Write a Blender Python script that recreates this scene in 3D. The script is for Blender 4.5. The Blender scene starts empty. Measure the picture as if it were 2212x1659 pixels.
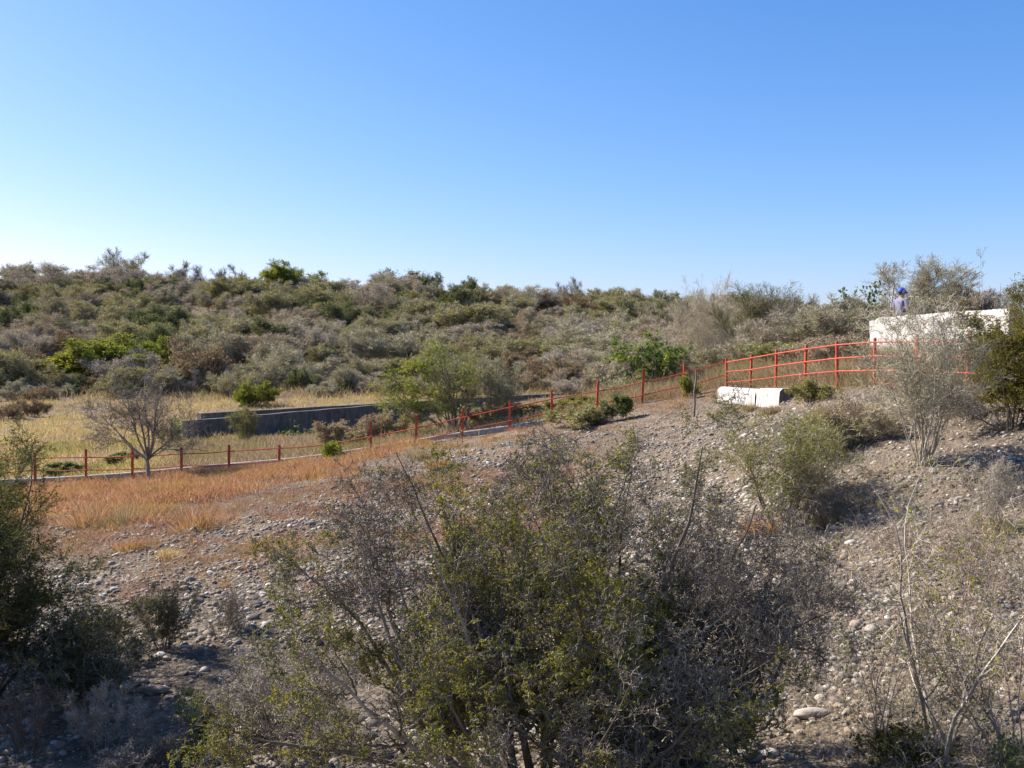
import bpy, bmesh, math, random
import numpy as np
from mathutils import Vector

R = math.radians
sc = bpy.context.scene
COL = sc.collection

# ------------------------------------------------------------------ camera, sky, sun, exposure
CZ = 5.0                         # eye height above the world's zero
PITCH = R(1.85)
cam_d = bpy.data.cameras.new("camera")
cam_d.lens = 35.0
cam_d.sensor_width = 36.0
cam_d.clip_end = 6000
cam = bpy.data.objects.new("camera", cam_d)
COL.objects.link(cam)
cam.location = (0, 0, CZ)
cam.rotation_euler = (R(90) - PITCH, 0, 0)
sc.camera = cam

SUN_EL = R(39)
SUN_H = Vector((-0.920, 0.392, 0)).normalized()      # horizontal direction towards the sun
SUN_AZ = math.atan2(SUN_H.x, SUN_H.y)                 # from +Y, clockwise
world = bpy.data.worlds.new("World")
sc.world = world
world.use_nodes = True
wn = world.node_tree
bg = wn.nodes["Background"]
sky = wn.nodes.new("ShaderNodeTexSky")
sky.sky_type = 'NISHITA'
sky.sun_disc = False
sky.sun_elevation = SUN_EL
sky.sun_rotation = SUN_AZ
sky.air_density = 1.0
sky.dust_density = 0.8
sky.ozone_density = 3.5
sky.altitude = 300
SKY_S = 0.0658
sep = wn.nodes.new("ShaderNodeSeparateColor"); com = wn.nodes.new("ShaderNodeCombineColor")
wn.links.new(sky.outputs[0], sep.inputs[0])
for ch, (k, g) in enumerate(((1.28, 1.45), (1.02, 1.05), (1.20, 0.76))):     # deeper clear-air blue overhead
    m1 = wn.nodes.new("ShaderNodeMath"); m1.operation = 'MULTIPLY'; m1.inputs[1].default_value = SKY_S * 2.297
    m2 = wn.nodes.new("ShaderNodeMath"); m2.operation = 'POWER'; m2.inputs[1].default_value = g
    m3 = wn.nodes.new("ShaderNodeMath"); m3.operation = 'MULTIPLY'; m3.inputs[1].default_value = k / (SKY_S * 2.297)
    wn.links.new(sep.outputs[ch], m1.inputs[0]); wn.links.new(m1.outputs[0], m2.inputs[0]); wn.links.new(m2.outputs[0], m3.inputs[0])
    wn.links.new(m3.outputs[0], com.inputs[ch])
wn.links.new(com.outputs[0], bg.inputs[0])
bg.inputs[1].default_value = SKY_S

sd = bpy.data.lights.new("sun", 'SUN')
sd.energy = 4.8
sd.angle = R(0.5)
sd.color = (1.0, 0.94, 0.85)
sun = bpy.data.objects.new("sun", sd)
COL.objects.link(sun)
to_sun = Vector((SUN_H.x * math.cos(SUN_EL), SUN_H.y * math.cos(SUN_EL), math.sin(SUN_EL)))
sun.rotation_euler = to_sun.to_track_quat('Z', 'Y').to_euler()
sun.location = (-40, -20, 60)

sc.view_settings.view_transform = 'Standard'
sc.view_settings.look = 'None'
sc.view_settings.exposure = 1.2
sc.view_settings.gamma = 1.0
sc.cycles.max_bounces = 6
sc.cycles.diffuse_bounces = 3
sc.cycles.transmission_bounces = 3

# ------------------------------------------------------------------ helpers: views and terrain
FPX = 2212 * 35.0 / 36.0
cp, sp = math.cos(PITCH), math.sin(PITCH)

def ray(u, v):
    a = (u - 1106) / FPX
    b = (829.5 - v) / FPX
    return np.array([a, cp + b * sp, -sp + b * cp])

def at(u, v, d):
    "the point at depth d (metres north of the eye) seen at photo position u, v (2212 wide)"
    r = ray(u, v)
    t = d / r[1]
    return np.array([r[0] * t, d, CZ + r[2] * t])

def project(p):
    p = np.asarray(p, float)
    x, y, z = p[..., 0], p[..., 1], p[..., 2] - CZ
    f = y * cp - z * sp
    up = y * sp + z * cp
    return 1106 + FPX * x / f, 829.5 - FPX * up / f

CTRL = [at(*c) for c in [
    # stony slope near the eye
    (0, 1659, 9.6), (500, 1659, 9.6), (1106, 1659, 9.4), (1700, 1659, 9.1), (2212, 1640, 8.6),
    (200, 1300, 15), (700, 1270, 15.3), (150, 1150, 20.5), (600, 1120, 20.8), (100, 1085, 25), (500, 1065, 26), (300, 1060, 29.5),
    (1106, 1150, 18.6), (1106, 1000, 26.5), (1400, 950, 28), (1400, 1060, 22), (1500, 1200, 16.3), (1690, 1150, 16.9),
    (1850, 1150, 15.8), (2100, 1150, 14.2), (2212, 1150, 14), (2150, 1400, 10.9), (1985, 1000, 17.0), (2100, 950, 18.6), (2212, 940, 18.2),
    (1800, 960, 21), (1620, 890, 29.5), (1700, 880, 29), (900, 985, 28.5),
    # along the fences
    (-200, 1052, 35), (75, 1046, 34.5), (185, 1042, 34.5), (391, 1026, 34.4), (601, 1000, 34.4), (800, 974, 34.4), (997, 946, 34.3),
    (1192, 914, 34.3), (1288, 890, 34.3), (1387, 868, 34.2), (1476, 856, 34.2), (1570, 836, 34.2),
    (1675, 838, 30.7), (1738, 830, 28.9), (1889, 838, 25.4), (1984, 836, 23.7), (2088, 834, 21.9), (2300, 838, 19.5),
    # bank behind the climbing fence and the white wall
    (1600, 812, 41), (1750, 790, 42), (1800, 775, 36), (1878, 772, 33.7), (2020, 768, 33.5), (2160, 764, 33.2), (2350, 764, 33),
    # field and canal floor
    (0, 1000, 41), (250, 985, 42), (-200, 1000, 41), (600, 965, 42), (400, 946, 47), (0, 950, 49), (900, 925, 47), (1192, 888, 43), (1300, 862, 46),
    (560, 952, 48), (700, 956, 53), (830, 938, 58),
    (0, 890, 68), (300, 890, 66), (-400, 890, 68), (700, 880, 66), (1000, 862, 74), (1250, 848, 84), (1130, 886, 60), (1200, 880, 66), (1260, 872, 70),
    (1480, 832, 50), (1480, 815, 68),
    # hillside
    (0, 868, 78), (-500, 868, 78), (400, 866, 76), (800, 856, 80),
    (0, 830, 84), (-500, 820, 84), (500, 830, 85), (1106, 832, 88), (1106, 770, 106), (0, 755, 102), (500, 760, 103), (-500, 750, 102),
    (0, 684, 124), (500, 700, 124), (1106, 712, 126), (-500, 680, 124), (0, 614, 150), (400, 630, 150), (800, 645, 148), (1106, 656, 148), (-500, 605, 150),
    (1500, 765, 106), (1500, 705, 135), (1450, 678, 150), (1700, 700, 135), (1750, 760, 80),
]]
CTRL += [np.array(c, float) for c in [
    (0, 0, CZ - 1.65), (0, -8, CZ - 1.6), (-9, -3, CZ - 1.9), (9, -3, CZ - 1.5), (-25, -20, CZ - 2), (25, -20, CZ - 1.5), (0, -28, CZ - 1.6),
    (0, 4, CZ - 2.9), (-6, 4.5, CZ - 3.1), (6, 4.5, CZ - 2.7), (-14, 8, CZ - 3.6), (14, 8, CZ - 2.7), (-25, 14, CZ - 3.8), (25, 14, CZ - 1.5),
    (13.5, 36.5, CZ + .55), (18, 36.5, CZ + .65), (14, 42, CZ + .75), (22, 42, CZ + .8), (28, 30, CZ + .2), (30, 55, CZ + .8), (24, 75, CZ + .3), (50, 60, CZ + 1),
    (0, 185, CZ + 6.5), (-90, 185, CZ + 9), (60, 170, CZ + 3), (0, 260, CZ + 3), (-150, 240, CZ + 4), (150, 240, CZ), (60, 110, CZ + 1.5), (90, 60, CZ),
    (-90, 60, CZ - 4), (-120, 120, CZ + 3), (0, 450, CZ - 1), (-400, 300, CZ), (400, 300, CZ - 2), (-300, 0, CZ - 4), (300, 0, CZ - 1),
    (0, 1600, CZ - 5), (-1600, 1600, CZ - 5), (1600, 1600, CZ - 5), (-1600, 0, CZ - 5), (1600, 0, CZ - 5), (0, -60, CZ - 1.6)]]
CTRL = np.array(CTRL)
_n = len(CTRL)
_A = np.linalg.norm(CTRL[:, None, :2] - CTRL[None, :, :2], axis=2)
_A += np.eye(_n) * -0.05
_M = np.zeros((_n + 1, _n + 1)); _M[:_n, :_n] = _A; _M[:_n, _n] = 1; _M[_n, :_n] = 1
_W = np.linalg.solve(_M, np.append(CTRL[:, 2], 0))

_hr = np.random.default_rng(5)
_lat = _hr.uniform(-1, 1, (256, 256))
def vnoise(x, y):
    xi = np.floor(x).astype(int); yi = np.floor(y).astype(int)
    fx = x - xi; fy = y - yi
    fx = fx * fx * (3 - 2 * fx); fy = fy * fy * (3 - 2 * fy)
    a = _lat[xi % 256, yi % 256]; b = _lat[(xi + 1) % 256, yi % 256]
    c = _lat[xi % 256, (yi + 1) % 256]; d = _lat[(xi + 1) % 256, (yi + 1) % 256]
    return (a * (1 - fx) + b * fx) * (1 - fy) + (c * (1 - fx) + d * fx) * fy

def height(x, y):
    x = np.atleast_1d(np.asarray(x, float)); y = np.atleast_1d(np.asarray(y, float))
    out = np.empty(x.shape)
    fx, fy, fo = x.ravel(), y.ravel(), out.ravel()
    for i in range(0, len(fx), 20000):
        s = slice(i, i + 20000)
        d = np.sqrt((fx[s, None] - CTRL[None, :, 0]) ** 2 + (fy[s, None] - CTRL[None, :, 1]) ** 2)
        fo[s] = d @ _W[:_n] + _W[_n]
    z = fo.reshape(x.shape)
    z = z + 0.07 * vnoise(x * .9, y * .9) + 0.035 * vnoise(x * 2.3 + 9, y * 2.3)
    far = np.clip((y - 70) / 40, 0, 1)
    return z + far * 0.5 * vnoise(x * .12, y * .12)

def hz(x, y):
    return float(height([x], [y])[0])

_ds = np.concatenate([np.arange(6, 40, .12), np.arange(40, 175, .4)])
def ground_hit(u, v):
    "where the line of sight through photo position u, v meets the terrain"
    r = ray(u, v)
    t = _ds / r[1]
    x = r[0] * t; z = CZ + r[2] * t
    below = z < height(x, _ds)
    i = int(np.argmax(below)) if below.any() else len(_ds) - 1
    return np.array([x[i], _ds[i], hz(x[i], _ds[i])])

# ------------------------------------------------------------------ helpers: meshes and objects
def mk_mesh(name, parts, mats, smooth=False):
    "parts: list of (verts Nx3, faces MxK, material index)"
    V = np.concatenate([p[0] for p in parts]).astype(np.float32)
    loops, starts, tot, mi = [], [], [], []
    off = 0; ls = 0
    for v, f, m in parts:
        f = np.asarray(f)
        if len(f):
            k = f.shape[1]
            loops.append((f + off).ravel())
            starts.append(ls + np.arange(len(f)) * k)
            tot.append(np.full(len(f), k))
            mi.append(np.full(len(f), m))
            ls += f.size
        off += len(v)
    loops = np.concatenate(loops).astype(np.int32)
    starts = np.concatenate(starts).astype(np.int32)
    tot = np.concatenate(tot).astype(np.int32)
    mi = np.concatenate(mi).astype(np.int32)
    me = bpy.data.meshes.new(name)
    me.vertices.add(len(V)); me.vertices.foreach_set("co", V.ravel())
    me.loops.add(len(loops)); me.loops.foreach_set("vertex_index", loops)
    me.polygons.add(len(starts))
    me.polygons.foreach_set("loop_start", starts)
    me.polygons.foreach_set("loop_total", tot)
    me.polygons.foreach_set("material_index", mi)
    me.polygons.foreach_set("use_smooth", np.full(len(starts), bool(smooth)))
    for m in mats:
        me.materials.append(m)
    me.update(calc_edges=True)
    return me

def link(name, data, parent=None, loc=(0, 0, 0)):
    o = bpy.data.objects.new(name, data)
    COL.objects.link(o)
    o.location = loc
    if parent is not None:
        o.parent = parent
    return o

def tag(o, label=None, cat=None, group=None, kind=None):
    if label: o["label"] = label
    if cat: o["category"] = cat
    if group: o["group"] = group
    if kind: o["kind"] = kind
    return o

def copy_tree(o, parent=None):
    c = o.copy(); COL.objects.link(c)
    if parent is not None:
        c.parent = parent
    for ch in list(o.children):
        copy_tree(ch, c)
    return c

def nrm(a):
    return a / np.maximum(np.linalg.norm(a, axis=-1, keepdims=True), 1e-9)

def box(cx, cy, cz, sx, sy, sz, rz=0.0):
    v = np.array([[x, y, z] for x in (-.5, .5) for y in (-.5, .5) for z in (-.5, .5)]) * (sx, sy, sz)
    c, s = math.cos(rz), math.sin(rz)
    v = np.stack([v[:, 0] * c - v[:, 1] * s, v[:, 0] * s + v[:, 1] * c, v[:, 2]], 1) + (cx, cy, cz)
    f = np.array([[0, 1, 3, 2], [4, 6, 7, 5], [0, 4, 5, 1], [2, 3, 7, 6], [0, 2, 6, 4], [1, 5, 7, 3]])
    return v, f

# ------------------------------------------------------------------ materials
def new_mat(name):
    m = bpy.data.materials.new(name); m.use_nodes = True
    nt = m.node_tree
    for n in list(nt.nodes): nt.nodes.remove(n)
    out = nt.nodes.new("ShaderNodeOutputMaterial")
    return m, nt, out

def N(nt, t, **kw):
    n = nt.nodes.new(t)
    for k, v in kw.items():
        setattr(n, k, v)
    return n

def ramp(nt, fac, stops):
    r = N(nt, "ShaderNodeValToRGB")
    els = r.color_ramp.elements
    while len(els) < len(stops): els.new(0.5)
    for e, (p, c) in zip(els, stops):
        e.position = p; e.color = (*c, 1)
    nt.links.new(fac, r.inputs[0])
    return r.outputs[0]

def noise(nt, scale, detail=4, rough=.55, coords=None, vec_scale=None):
    n = N(nt, "ShaderNodeTexNoise")
    n.inputs["Scale"].default_value = scale
    n.inputs["Detail"].default_value = detail
    n.inputs["Roughness"].default_value = rough
    tc = N(nt, "ShaderNodeTexCoord")
    src = tc.outputs[coords or "Object"]
    if vec_scale:
        mp = N(nt, "ShaderNodeMapping"); mp.inputs["Scale"].default_value = vec_scale
        nt.links.new(src, mp.inputs[0]); src = mp.outputs[0]
    nt.links.new(src, n.inputs["Vector"])
    return n.outputs["Fac"]

def mixc(nt, fac, a, b, blend='MIX'):
    m = N(nt, "ShaderNodeMix", data_type='RGBA', blend_type=blend)
    for s, val in ((m.inputs[0], fac), (m.inputs[6], a), (m.inputs[7], b)):
        if isinstance(val, (int, float)): s.default_value = val
        elif isinstance(val, tuple): s.default_value = (*val, 1)
        else: nt.links.new(val, s)
    return m.outputs[2]

def principled(nt, out, col, rough=.85, bump=None, strength=.3, dist=.02, spec=.3):
    b = N(nt, "ShaderNodeBsdfPrincipled")
    if isinstance(col, tuple): b.inputs["Base Color"].default_value = (*col, 1)
    else: nt.links.new(col, b.inputs["Base Color"])
    b.inputs["Roughness"].default_value = rough
    b.inputs["Specular IOR Level"].default_value = spec
    if bump is not None:
        bm = N(nt, "ShaderNodeBump"); bm.inputs["Strength"].default_value = strength
        bm.inputs["Distance"].default_value = dist
        nt.links.new(bump, bm.inputs["Height"]); nt.links.new(bm.outputs[0], b.inputs["Normal"])
    nt.links.new(b.outputs[0], out.inputs[0])
    return b

def island(nt):
    return N(nt, "ShaderNodeNewGeometry").outputs["Random Per Island"]

def leaf_mat(name, stops, trans=.3, nscale=1.2, patch=None):
    m, nt, out = new_mat(name)
    c = ramp(nt, island(nt), stops)
    if patch:
        f = ramp(nt, noise(nt, nscale, 2), [(.42, (0, 0, 0)), (.62, (1, 1, 1))])
        c = mixc(nt, f, c, patch)
    d = N(nt, "ShaderNodeBsdfDiffuse"); t = N(nt, "ShaderNodeBsdfTranslucent")
    nt.links.new(c, d.inputs[0]); nt.links.new(c, t.inputs[0])
    mx = N(nt, "ShaderNodeMixShader"); mx.inputs[0].default_value = trans
    nt.links.new(d.outputs[0], mx.inputs[1]); nt.links.new(t.outputs[0], mx.inputs[2])
    nt.links.new(mx.outputs[0], out.inputs[0])
    return m

def bark_mat(name, a, b, c=None):
    m, nt, out = new_mat(name)
    stops = [(.0, a), (.6, b)] + ([(1, c)] if c else [])
    col = ramp(nt, island(nt), stops)
    n = noise(nt, 9, 5, .65)
    f = ramp(nt, n, [(.35, (.62, .6, .58)), (.65, (1.15, 1.15, 1.15))])
    principled(nt, out, mixc(nt, 1.0, col, f, 'MULTIPLY'), .9)
    return m

M = {}
M['bark_grey'] = bark_mat('bark_grey', (.155, .125, .09), (.28, .24, .18), (.41, .365, .29))
M['bark_bush'] = bark_mat('bark_bush', (.10, .078, .052), (.21, .172, .125), (.44, .385, .305))
M['bark_dark'] = bark_mat('bark_dark', (.07, .055, .04), (.13, .11, .085), (.24, .21, .17))
M['bark_pale'] = bark_mat('bark_pale', (.29, .24, .175), (.43, .37, .285), (.55, .50, .41))
M['bark_pink'] = bark_mat('bark_pink', (.24, .165, .125), (.36, .265, .215), (.46, .39, .33))
M['twig_hill'] = bark_mat('twig_hill', (.40, .335, .235), (.53, .46, .345), (.63, .565, .44))
M['twig_brown'] = bark_mat('twig_brown', (.20, .135, .075), (.31, .22, .13), (.40, .31, .20))
M['leaf_mesquite'] = leaf_mat('leaf_mesquite', [(0, (.09, .115, .013)), (.6, (.19, .215, .022)), (1, (.36, .33, .04))], .5, 1.1, (.34, .31, .032))
M['leaf_dark'] = leaf_mat('leaf_dark', [(0, (.05, .058, .012)), (.6, (.10, .105, .02)), (1, (.19, .17, .045))], .45)
M['leaf_olive'] = leaf_mat('leaf_olive', [(0, (.15, .15, .04)), (.6, (.24, .235, .06)), (1, (.33, .31, .10))], .45, .5, (.30, .265, .07))
M['leaf_green'] = leaf_mat('leaf_green', [(0, (.12, .15, .022)), (.6, (.20, .24, .032)), (1, (.31, .33, .05))], .5, .5, (.32, .32, .035))
M['leaf_deep'] = leaf_mat('leaf_deep', [(0, (.10, .12, .036)), (.6, (.155, .175, .05)), (1, (.23, .24, .08))], .45)
M['leaf_broad'] = leaf_mat('leaf_broad', [(0, (.06, .11, .03)), (.6, (.12, .18, .045)), (1, (.25, .28, .08))], .45, .9, (.25, .29, .04))
M['leaf_pale'] = leaf_mat('leaf_pale', [(0, (.15, .16, .06)), (.6, (.24, .245, .09)), (1, (.33, .33, .14))], .35)
M['leaf_feather'] = leaf_mat('leaf_feather', [(0, (.22, .23, .10)), (.6, (.33, .33, .16)), (1, (.43, .42, .25))], .55)
M['leaf_autumn'] = leaf_mat('leaf_autumn', [(0, (.085, .10, .018)), (.5, (.16, .16, .028)), (1, (.28, .18, .04))], .45)
M['grass_red'] = leaf_mat('grass_red', [(0, (.26, .105, .048)), (.5, (.43, .21, .105)), (.85, (.53, .32, .18)), (1, (.66, .50, .33))], .4, .9, (.42, .26, .10))
M['grass_russet'] = leaf_mat('grass_russet', [(0, (.20, .095, .055)), (.5, (.34, .18, .115)), (.85, (.45, .28, .19)), (1, (.56, .42, .31))], .35, .9, (.36, .23, .12))
M['grass_yellow'] = leaf_mat('grass_yellow', [(0, (.36, .24, .10)), (.5, (.54, .385, .18)), (.85, (.62, .47, .25)), (1, (.68, .57, .37))], .35, .22, (.56, .43, .16))
M['grass_tan'] = leaf_mat('grass_tan', [(0, (.22, .15, .08)), (.5, (.36, .26, .15)), (1, (.52, .41, .26))], .35, .4, (.32, .26, .12))
M['grass_grey'] = leaf_mat('grass_grey', [(0, (.26, .215, .16)), (.5, (.40, .345, .27)), (1, (.55, .49, .40))], .3)
M['flower'] = leaf_mat('flower', [(0, (.38, .17, .24)), (1, (.5, .32, .38))], .3)

def stone_mat():
    m, nt, out = new_mat('stone')
    add = N(nt, "ShaderNodeMath", operation='ADD')
    nt.links.new(island(nt), add.inputs[0])
    nt.links.new(N(nt, "ShaderNodeObjectInfo").outputs["Random"], add.inputs[1])
    fr = N(nt, "ShaderNodeMath", operation='FRACT'); nt.links.new(add.outputs[0], fr.inputs[0])
    c = ramp(nt, fr.outputs[0], [(0, (.12, .10, .08)), (.22, (.20, .17, .14)), (.5, (.28, .245, .20)), (.68, (.28, .205, .15)), (.82, (.37, .33, .27)), (1, (.56, .52, .45))])
    n = noise(nt, 14, 6, .7)
    f = ramp(nt, n, [(.3, (.68, .66, .63)), (.7, (1.15, 1.14, 1.12))])
    principled(nt, out, mixc(nt, 1.0, c, f, 'MULTIPLY'), .88, noise(nt, 40, 5, .7), .5, .01)
    return m
M['stone'] = stone_mat()

def ground_mat():
    m, nt, out = new_mat('ground')
    n1 = noise(nt, .35, 6, .6); n2 = noise(nt, 3.2, 8, .7); n3 = noise(nt, 22, 6, .75)
    a = ramp(nt, n1, [(.32, (.13, .105, .08)), (.52, (.18, .145, .11)), (.7, (.225, .175, .125))])
    b = ramp(nt, n2, [(.3, (.55, .53, .5)), (.55, (1, 1, 1)), (.75, (1.2, 1.15, 1.08))])
    c = mixc(nt, 1.0, a, b, 'MULTIPLY')
    vo = N(nt, "ShaderNodeTexVoronoi"); vo.inputs["Scale"].default_value = 17
    tc = N(nt, "ShaderNodeTexCoord"); nt.links.new(tc.outputs["Object"], vo.inputs["Vector"])
    g = ramp(nt, vo.outputs["Color"], [(.2, (.6, .58, .56)), (.6, (1.05, 1.03, 1.0)), (.95, (1.7, 1.65, 1.58))])
    c = mixc(nt, .75, c, g, 'MULTIPLY')
    ad = N(nt, "ShaderNodeMath", operation='SUBTRACT'); nt.links.new(n3, ad.inputs[0]); nt.links.new(vo.outputs["Distance"], ad.inputs[1])
    principled(nt, out, c, .95, ad.outputs[0], .7, .04, .1)
    return m
M['ground'] = ground_mat()

def paint_mat(name, c, worn, amt=(.56, .66), scale=30):
    m, nt, out = new_mat(name)
    f = ramp(nt, noise(nt, scale, 6, .7), [(amt[0], (0, 0, 0)), (amt[1], (1, 1, 1))])
    v = ramp(nt, noise(nt, 4, 3), [(.3, (.8, .8, .8)), (.7, (1.15, 1.15, 1.15))])
    principled(nt, out, mixc(nt, 1.0, mixc(nt, f, c, worn), v, 'MULTIPLY'), .6, noise(nt, 60, 4), .15, .003)
    return m
M['red_paint'] = paint_mat('red_paint', (.48, .065, .028), (.24, .10, .065), (.50, .66), 9)

def wall_mat(name, base, stain, streak, scale=(6, 6, 1.2), amt=(.45, .7), bump=.5):
    m, nt, out = new_mat(name)
    s = ramp(nt, noise(nt, 2.4, 6, .7, None, scale), [(amt[0], (0, 0, 0)), (amt[1], (1, 1, 1))])
    p = ramp(nt, noise(nt, 3.0, 7, .65), [(.35, (.75, .74, .72)), (.65, (1.05, 1.05, 1.05))])
    c = mixc(nt, 1.0, mixc(nt, s, base, stain), p, 'MULTIPLY')
    sp_ = ramp(nt, noise(nt, 26, 5, .7), [(.62, (0, 0, 0)), (.72, (1, 1, 1))])
    c = mixc(nt, sp_, c, streak)
    principled(nt, out, c, .9, noise(nt, 30, 6, .7), bump, .015)
    return m
M['whitewash'] = wall_mat('whitewash', (.68, .66, .62), (.42, .39, .35), (.34, .30, .26), (5, 5, 1.0), (.42, .62))
M['whitewash_rough'] = wall_mat('whitewash_rough', (.62, .60, .57), (.48, .44, .40), (.30, .26, .22), (1.6, 1.6, 1.6), (.42, .60), .8)
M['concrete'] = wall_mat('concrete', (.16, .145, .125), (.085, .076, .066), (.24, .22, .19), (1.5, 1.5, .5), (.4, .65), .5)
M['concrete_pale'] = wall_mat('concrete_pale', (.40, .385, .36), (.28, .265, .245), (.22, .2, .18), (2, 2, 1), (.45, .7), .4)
M['stake_wood'] = bark_mat('stake_wood', (.12, .10, .09), (.2, .17, .15), (.28, .25, .22))

def plain(name, col, rough=.8):
    m, nt, out = new_mat(name)
    v = ramp(nt, noise(nt, 12, 3), [(.3, (.85, .85, .85)), (.7, (1.1, 1.1, 1.1))])
    principled(nt, out, mixc(nt, 1.0, col, v, 'MULTIPLY'), rough)
    return m
M['skin'] = plain('skin', (.36, .19, .12), .6)
M['shirt'] = plain('shirt', (.20, .20, .29))
M['trousers'] = plain('trousers', (.06, .07, .10))
M['cap_blue'] = plain('cap_blue', (.03, .10, .48), .6)
M['visor_dark'] = plain('visor_dark', (.02, .02, .035), .6)
M['hair'] = plain('hair', (.02, .015, .012), .6)
M['shoe'] = plain('shoe', (.03, .025, .02), .6)

# ------------------------------------------------------------------ terrain sheet
tx = 12 * np.sinh(np.linspace(-5.5, 5.5, 430))
ty = 16 + 12 * np.sinh(np.linspace(-2.05, 5.55, 330))
gx, gy = np.meshgrid(tx, ty, indexing='ij')
gz = height(gx, gy)
idx = np.arange(gx.size).reshape(gx.shape)
fq = np.stack([idx[:-1, :-1], idx[1:, :-1], idx[1:, 1:], idx[:-1, 1:]], -1).reshape(-1, 4)
tag(link("ground", mk_mesh("ground", [(np.stack([gx, gy, gz], -1).reshape(-1, 3), fq, 0)], [M['ground']], True)), kind='structure')

# ------------------------------------------------------------------ plants: growth
def grow(rng, P0, D0, L, R0, nseg, wig, up, tip=.35, zig=0.0):
    n = len(P0)
    zq = nrm(np.cross(D0, rng.normal(0, 1, (n, 3)))) * zig
    P = np.empty((n, nseg + 1, 3)); P[:, 0] = P0
    D = D0.copy()
    for i in range(nseg):
        D = D + rng.normal(0, wig, (n, 3)); D[:, 2] += up
        D = nrm(D)
        P[:, i + 1] = P[:, i] + nrm(D + zq * (1 if i % 2 else -1)) * (L / nseg)[:, None]
    return P, R0[:, None] * np.linspace(1, tip, nseg + 1)[None]

def spawn(rng, P, Rr, k, t0, t1, ang, sd):
    n, m, _ = P.shape
    b = np.repeat(np.arange(n), k)
    t = rng.uniform(t0, t1, len(b)) * (m - 1)
    i = np.minimum(t.astype(int), m - 2); f = (t - i)[:, None]
    a, c = P[b, i], P[b, i + 1]
    d = nrm(c - a)
    q = rng.normal(0, 1, (len(b), 3)); q = nrm(q - d * (q * d).sum(1, keepdims=True))
    an = R(ang) + rng.normal(0, R(sd), len(b))
    D = d * np.cos(an)[:, None] + q * np.sin(an)[:, None]
    r = Rr[b, i] * (1 - f[:, 0]) + Rr[b, i + 1] * f[:, 0]
    return a + (c - a) * f, D, r, t / (m - 1)

def tubes(rng, P, Rr, s):
    n, m, _ = P.shape
    T = np.empty_like(P)
    T[:, 1:-1] = P[:, 2:] - P[:, :-2]; T[:, 0] = P[:, 1] - P[:, 0]; T[:, -1] = P[:, -1] - P[:, -2]
    T = nrm(T)
    ref = nrm(np.cross(P[:, -1] - P[:, 0], rng.normal(0, 1, (n, 3))))[:, None, :]
    B = nrm(np.cross(T, ref)); A = np.cross(B, T)
    if s == 2:
        V = np.stack([P - A * Rr[..., None], P + A * Rr[..., None]], 2)
    else:
        th = np.arange(s) * 2 * math.pi / s
        V = P[:, :, None, :] + Rr[:, :, None, None] * (A[:, :, None, :] * np.cos(th)[None, None, :, None] + B[:, :, None, :] * np.sin(th)[None, None, :, None])
    ids = np.arange(n * m * s).reshape(n, m, s)
    if s == 2:
        F = np.stack([ids[:, :-1, 0], ids[:, :-1, 1], ids[:, 1:, 1], ids[:, 1:, 0]], -1).reshape(-1, 4)
    else:
        nx = np.roll(ids, -1, axis=2)
        F = np.stack([ids[:, :-1], nx[:, :-1], nx[:, 1:], ids[:, 1:]], -1).reshape(-1, 4)
    return V.reshape(-1, 3), F

def leaves(rng, C, D, l, w):
    "diamond leaves from points C along directions D"
    n = len(C)
    D = nrm(D)
    S = nrm(np.cross(D, rng.normal(0, 1, (n, 3))))
    l = np.asarray(l)[:, None]; w = np.asarray(w)[:, None]
    V = np.stack([C, C + D * l * .5 + S * w * .5, C + D * l, C + D * l * .5 - S * w * .5], 1)
    return V.reshape(-1, 3), np.arange(n * 4).reshape(n, 4)

def merge(parts):
    off = 0; V = []; F = []
    for v, f in parts:
        V.append(v); F.append(f + off); off += len(v)
    return np.concatenate(V), np.concatenate(F)

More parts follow.
